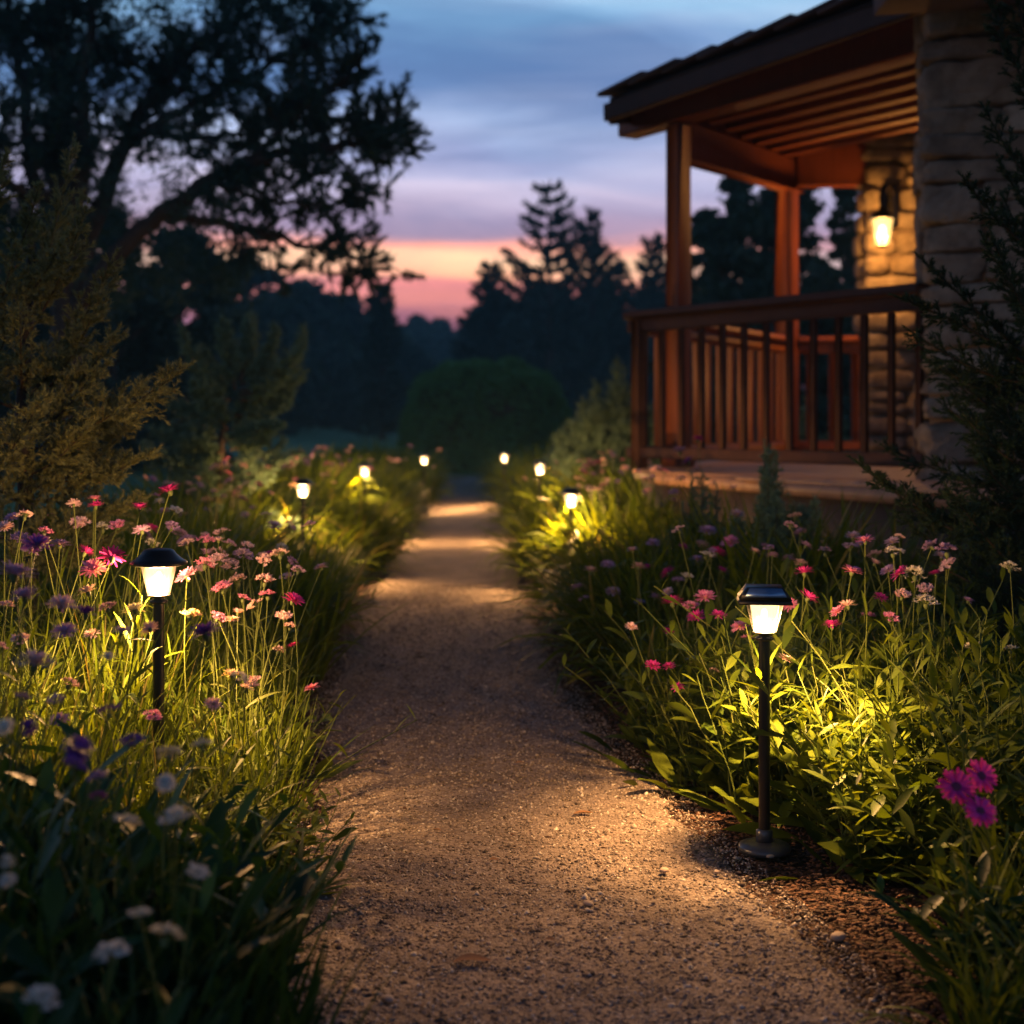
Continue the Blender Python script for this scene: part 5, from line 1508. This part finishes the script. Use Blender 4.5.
# firs in front of the afterglow
for (px, py, Y, wpx, lb, up) in [(548, 184, 62, 66, 'tallest fir against the sunset, centre of the picture', 0.45), (590, 214, 64, 54, 'spreading fir leaning on the right of the tallest one', 0.75), (490, 264, 66, 34, 'small pointed fir left of the tallest one', 0.45),
                                 (652, 238, 66, 40, 'thin fir seen just left of the porch post', 0.6), (468, 318, 90, 18, 'tiny fir top on the low tree line', 0.3), (382, 286, 56, 24, 'small fir in front of the sunset glow, left of the gap', 0.3), (615, 262, 67, 36, 'lower fir between the tall fir and the porch', 0.5)]:
    g = float(terrain(np.array(tx(px, Y)), np.array(float(Y)))); h = zt(py, Y) - g
    fir_tree(tx(px, Y), Y, h, wpx * Y / F * 1.25, lb, rt, up=up, size=0.30, tiers=19, per_tier=6, dens=60)
# low dark tree masses
ti = 0
def bt(px, py, Y, wpx, lb, **kw):
    g = float(terrain(np.array(tx(px, Y)), np.array(float(Y)))); h = zt(py, Y) - g
    return broad_tree(tx(px, Y), Y, h, wpx * Y / F, lb, rt, **kw)

MID = [(500, 300, 50, 46, 'dark tree left of the tall fir, behind the hedge'), (545, 292, 52, 52, 'dark tree under the tallest fir'), (600, 296, 50, 50, 'dark tree right of the tall fir'), (650, 292, 52, 46, 'dark tree just left of the porch newel'),
       (520, 345, 44, 50, 'low dark tree behind the hedge'), (580, 340, 43, 48, 'low dark tree right of the hedge'), (640, 340, 44, 46, 'low dark tree below the railing corner'),
       (300, 288, 40, 62, 'broad dark tree under the sunset-lit branch'), (345, 300, 42, 46, 'dark tree left of the small fir'), (380, 318, 44, 36, 'dark tree below the small fir'), (245, 262, 34, 66, 'big dark tree left of the sunset branch'),
       (180, 235, 30, 74, 'tall dark tree behind the blurred conifer'), (110, 215, 28, 80, 'tall dark tree behind the big trunk'), (40, 220, 27, 80, 'tall dark tree behind the left conifer'), (-20, 200, 26, 80, 'dark tree at the left picture edge'),
       (330, 350, 38, 50, 'low dark tree over the lawn, right part'), (270, 350, 33, 50, 'low dark tree over the lawn, middle'), (400, 345, 46, 40, 'low dark tree left of the hedge'), (200, 330, 27, 60, 'low dark tree above the blurred conifer'),
       (150, 290, 33, 70, 'low dark tree filling the gap behind the blurred conifer'), (60, 290, 32, 80, 'low dark tree behind the trunk of the spreading tree'), (110, 310, 29, 70, 'bushy dark tree between left conifer and blurred conifer'), (255, 300, 31, 50, 'round dark tree over the lawn, left part'), (10, 300, 30, 70, 'bushy dark tree behind the left conifer')]
for (px, py, Y, wpx, lb) in MID:
    if px >= 200: Y *= 2.0
    bt(px, py, Y, wpx, lb, n_clump=70, per=230, size=0.15 * Y / 40, low=0.03)
FAR = [(418, 320, 95, 30), (440, 324, 100, 26), (462, 322, 96, 28), (485, 326, 92, 30), (400, 330, 92, 30), (360, 340, 90, 34), (330, 345, 90, 34)]
for k, (px, py, Y, wpx) in enumerate(FAR):
    Y *= 1.6
    bt(px, py, Y, wpx, ['distant tree at the left end of the sky gap', 'distant tree in the middle of the sky gap', 'distant tree right in the sky gap', 'distant tree behind the small pointed fir', 'distant tree beside the small fir', 'distant tree deep behind the lawn', 'distant tree farthest left behind the lawn'][k], n_clump=60, per=150, size=0.6, low=0.02)
for (px, py, Y, wpx, lb, b) in [(735, 185, 26, 60, 'tree behind the porch between the two posts', .9), (705, 215, 27, 36, 'tree behind the front porch post', .9), (790, 170, 27, 60, 'tree behind the second porch post', 1.0), (850, 175, 29, 44, 'thin crowned tree left of the stone pillar', .55), (880, 250, 30, 60, 'dark tree behind the stone pillar', 1.0), (820, 280, 25, 70, 'bushy tree low behind the railing', 1.0), (720, 300, 24, 66, 'bushy tree behind the front railing', 1.0)]:
    bt(px, py, Y, wpx, lb, n_clump=75, per=240, size=0.10, low=0.03, bare=b)

# the big spreading tree on the left, limbs drawn out
BY = 14.0
bo = empty('spreading_tree', (tx(70, BY), BY, -0.03)); bl_ = np.array([tx(70, BY), BY, -0.03])
tag(bo, 'huge dark spreading tree with bent limbs reaching over the lawn', 'tree')
limbs = [
 [(70, 430, 0), (68, 330, 0), (62, 220, 0), (58, 110, 0), (55, 40, 0), (50, -60, 0)],
 [(68, 300, 0), (90, 230, .2), (130, 130, .4), (150, 100, .5), (190, 50, .7), (260, 10, .8), (300, -30, .9)],
 [(66, 320, 0), (110, 260, -.3), (160, 215, -.4), (210, 180, -.5), (250, 160, -.6), (300, 150, -.7), (340, 146, -.7), (375, 140, -.7), (392, 134, -.7)],
 [(62, 250, 0), (30, 170, .3), (25, 90, .4), (10, 20, .4), (0, -40, .4)],
 [(66, 280, 0), (82, 160, -.2), (85, 70, -.2), (95, 0, -.2), (100, -60, -.2)],
 [(120, 150, .4), (180, 110, .1), (240, 80, -.1), (300, 50, -.2), (345, 20, -.2)],
 [(160, 215, -.4), (210, 220, -.2), (270, 235, 0), (320, 250, .1), (370, 262, .1)],
 [(60, 200, 0), (20, 190, -.5), (-30, 150, -.8)],
 [(250, 160, -.6), (290, 120, -.8), (325, 95, -.9), (345, 80, -.9)],
 [(130, 130, .4), (200, 140, .8), (270, 130, 1.0), (330, 110, 1.0)],
 [(210, 180, -.5), (250, 200, -.3), (300, 205, -.2), (345, 200, -.1)],
]
rT = np.random.default_rng(123)
tw = MB(); lf = MB(); tipsC = []; tipsR = []
def lp(p): return P(p[0], p[1], BY + p[2]) - bl_
radii0 = [.20, .11, .10, .09, .10, .06, .06, .06, .04, .05, .035]
segs = []
for li, l in enumerate(limbs):
    pts = np.array([lp(p) for p in l]); n = len(pts)
    t = np.linspace(0, n - 1, n * 4); pp = np.stack([np.interp(t, np.arange(n), pts[:, i]) for i in range(3)], 1)
    for _ in range(2): pp[1:-1] = (pp[:-2] + pp[1:-1] * 2 + pp[2:]) / 4
    pp[1:-1] += rT.normal(0, 0.018, (len(pp) - 2, 3))
    tw.tube(pp, radii0[li], radii0[li] * 0.22, 8)
    segs.append(pp)
# secondary boughs and twigs with tufts
for li, pp in enumerate(segs):
    npp = len(pp); start = 0.35 if li in (0, 2) else 0.25
    length = np.linalg.norm(np.diff(pp, axis=0), axis=1).sum()
    nb_ = int(length * (11 if li != 0 else 8))
    for k in range(nb_):
        f = start + (1 - start) * (k + rT.random()) / nb_
        o_ = np.array([np.interp(f * (npp - 1), np.arange(npp), pp[:, i]) for i in range(3)])
        i0 = min(int(f * (npp - 1)), npp - 2); td = unit(pp[i0 + 1] - pp[i0])
        rd = unit(td * 0.7 + rT.standard_normal(3) * [0.8, 0.9, 0.8] + [0, 0, 0.25])
        L_ = rT.uniform(0.30, 0.85) * (1.05 - 0.5 * f)
        e_ = o_ + rd * L_
        tw.tube(curve(o_, e_, rT.normal(0, 0.05, 3), 5), 0.014, 0.004, 4)
        for m in range(int(rT.integers(5, 9))):
            g_ = rT.uniform(0.3, 1.0); o2 = o_ + (e_ - o_) * g_
            d2 = unit(rd * 0.6 + rT.standard_normal(3) * 0.7 + [0, 0, 0.35]); L2 = rT.uniform(0.12, 0.32)
            e2 = o2 + d2 * L2
            tw.tube(np.array([o2, (o2 + e2) / 2 + rT.normal(0, 0.01, 3), e2]), 0.005, 0.002, 3)
            tipsC += [e2, (o2 + e2) / 2]; tipsR += [0.10, 0.08]
            segd = unit(e2 - o2); n = 50; u = rT.random(n) ** 0.8
            b = o2 + (e2 - o2) * u[:, None]
            rnd = rT.standard_normal((n, 3)); dr = unit(segd * 0.9 + rnd * 0.65)
            sv = unit(np.cross(dr, rnd + 0.1)) * 0.011
            ln = rT.uniform(0.05, 0.10, n)[:, None]
            v = np.stack([b - sv * 0.6, b + sv * 0.6, b + dr * ln * 0.6 + sv, b + dr * ln, ], 1)
            lf.add(v.reshape(-1, 3), np.arange(n * 4).reshape(-1, 4))
# extra dense foliage masses high on the left and behind
for k in range(760):
    px = rT.uniform(-60, 350); top = 0; py = rT.uniform(-60, 300)
    if px > 250 and py > 110: continue
    if px > 300 and py > 60 : continue
    if nz(np.array(px), np.array(py), 0, 0.11, 4) < -0.12: continue
    c = P(px, py, BY + rT.normal(0.3, 0.7)) - bl_
    n = 90
    off = rT.standard_normal((n, 3)) * 0.10
    b = c + off; rnd = rT.standard_normal((n, 3)); dr = unit(rnd); sv = unit(np.cross(dr, rT.standard_normal((n, 3)))) * 0.009
    ln = rT.uniform(0.05, 0.09, n)[:, None]
    v = np.stack([b - sv, b + sv, b + dr * ln + sv * 0.5, b + dr * ln - sv * 0.5], 1)
    lf.add(v.reshape(-1, 3), np.arange(n * 4).reshape(-1, 4))
tw.build('trunk', M['bark'], bo, True); lf.build('crown', M['tree_leaf'], bo)

# ------------------------------------------------------------------ small things lying on the path
rz_ = np.random.default_rng(2)
for (px, py, s, lb) in [(838, 952, 0.017, 'flat pinkish pebble on the mulch at the lower right'), (664, 883, 0.012, 'small pale pebble on the gravel below the lamp'), (588, 917, 0.011, 'small tan pebble low in the middle of the path'), (770, 868, 0.009, 'brown pebble at the foot of the square lamp'),
                        (722, 862, 0.006, 'tiny pale pebble between path and lamp foot'), (388, 1015, 0.012, 'dark pebble at the bottom edge of the path'), (717, 884, 0.007, 'pebble at the mulch edge left of the lamp foot'), (690, 846, 0.006, 'tiny stone at the right of the light pool')]:
    Yg = HC * F / (py - HZ); Xg = (px - 512) * Yg / F
    mb = MB(); mb.blob((0, 0, 0), (s, s * 0.75, s * 0.45), n=7, p=2.3, amp=0.12, seed=s * 1000)
    o = mb.build('pebble', M['pebble'], None, True, (Xg, Yg, 0.024 + s * 0.35)); o.rotation_euler = (0, 0, rz_.uniform(0, 3)); tag(o, lb, 'pebble', 'pebbles on the path')
for (px, py, s, lb) in [(472, 977, 0.034, 'large curled brown leaf at the bottom of the path'), (583, 825, 0.024, 'dark curled leaf in the pool of light'), (520, 773, 0.014, 'small dry leaf beyond the pool of light'), (437, 842, 0.011, 'small dry leaf on the left of the path'), (494, 873, 0.012, 'dry leaf in the middle of the path'), (420, 660, 0.012, 'leaf bit in the shaded stretch of the path'), (550, 955, 0.010, 'leaf scrap low in the middle'), (385, 707, 0.011, 'dry leaf near the left path edge')]:
    Yg = HC * F / (py - HZ); Xg = (px - 512) * Yg / F
    K = 7; t = np.linspace(0, 1, K)
    pts = np.stack([(t - 0.5) * 2 * s, 0.15 * s * np.sin(t * 5), 0.18 * s * np.sin(PI * t)], 1)[None]
    W = (s * 0.42 * np.sin(PI * np.clip(t * 0.94 + 0.03, 0, 1)) ** 0.8)[None]
    fold = np.zeros((1, K, 3)); fold[..., 2] = -W * 0.45
    mb = MB(); mb.strips(pts, W, np.array([[0, 1, 0.0]]), fold)
    o = mb.build('fallen_leaf', M['dry_leaf'], None, True, (Xg, Yg, 0.030)); o.rotation_euler = (rz_.normal(0, .2), rz_.normal(0, .1), rz_.uniform(-0.5, 0.5)); tag(o, lb, 'fallen leaf', 'dry leaves fallen on the path')

# ------------------------------------------------------------------ dusk air: far trees fade to blue-green
hm, ht = new_mat('dusk_haze')
hv = ht.node('ShaderNodeVolumePrincipled'); hv.inputs['Color'].default_value = (0.42, 0.86, 0.92, 1); hv.inputs['Density'].default_value = HAZE; hv.inputs['Anisotropy'].default_value = 0.0
ho_ = ht.node('ShaderNodeOutputMaterial'); ht.link(hv.outputs[0], ho_.inputs['Volume'])
hz_o = MB().box((-310, -310, -1.1), (310, 310, 14.5)).build('haze', hm)
tag(hz_o, 'thin blue evening air in front of the far trees', 'haze', kind='stuff')
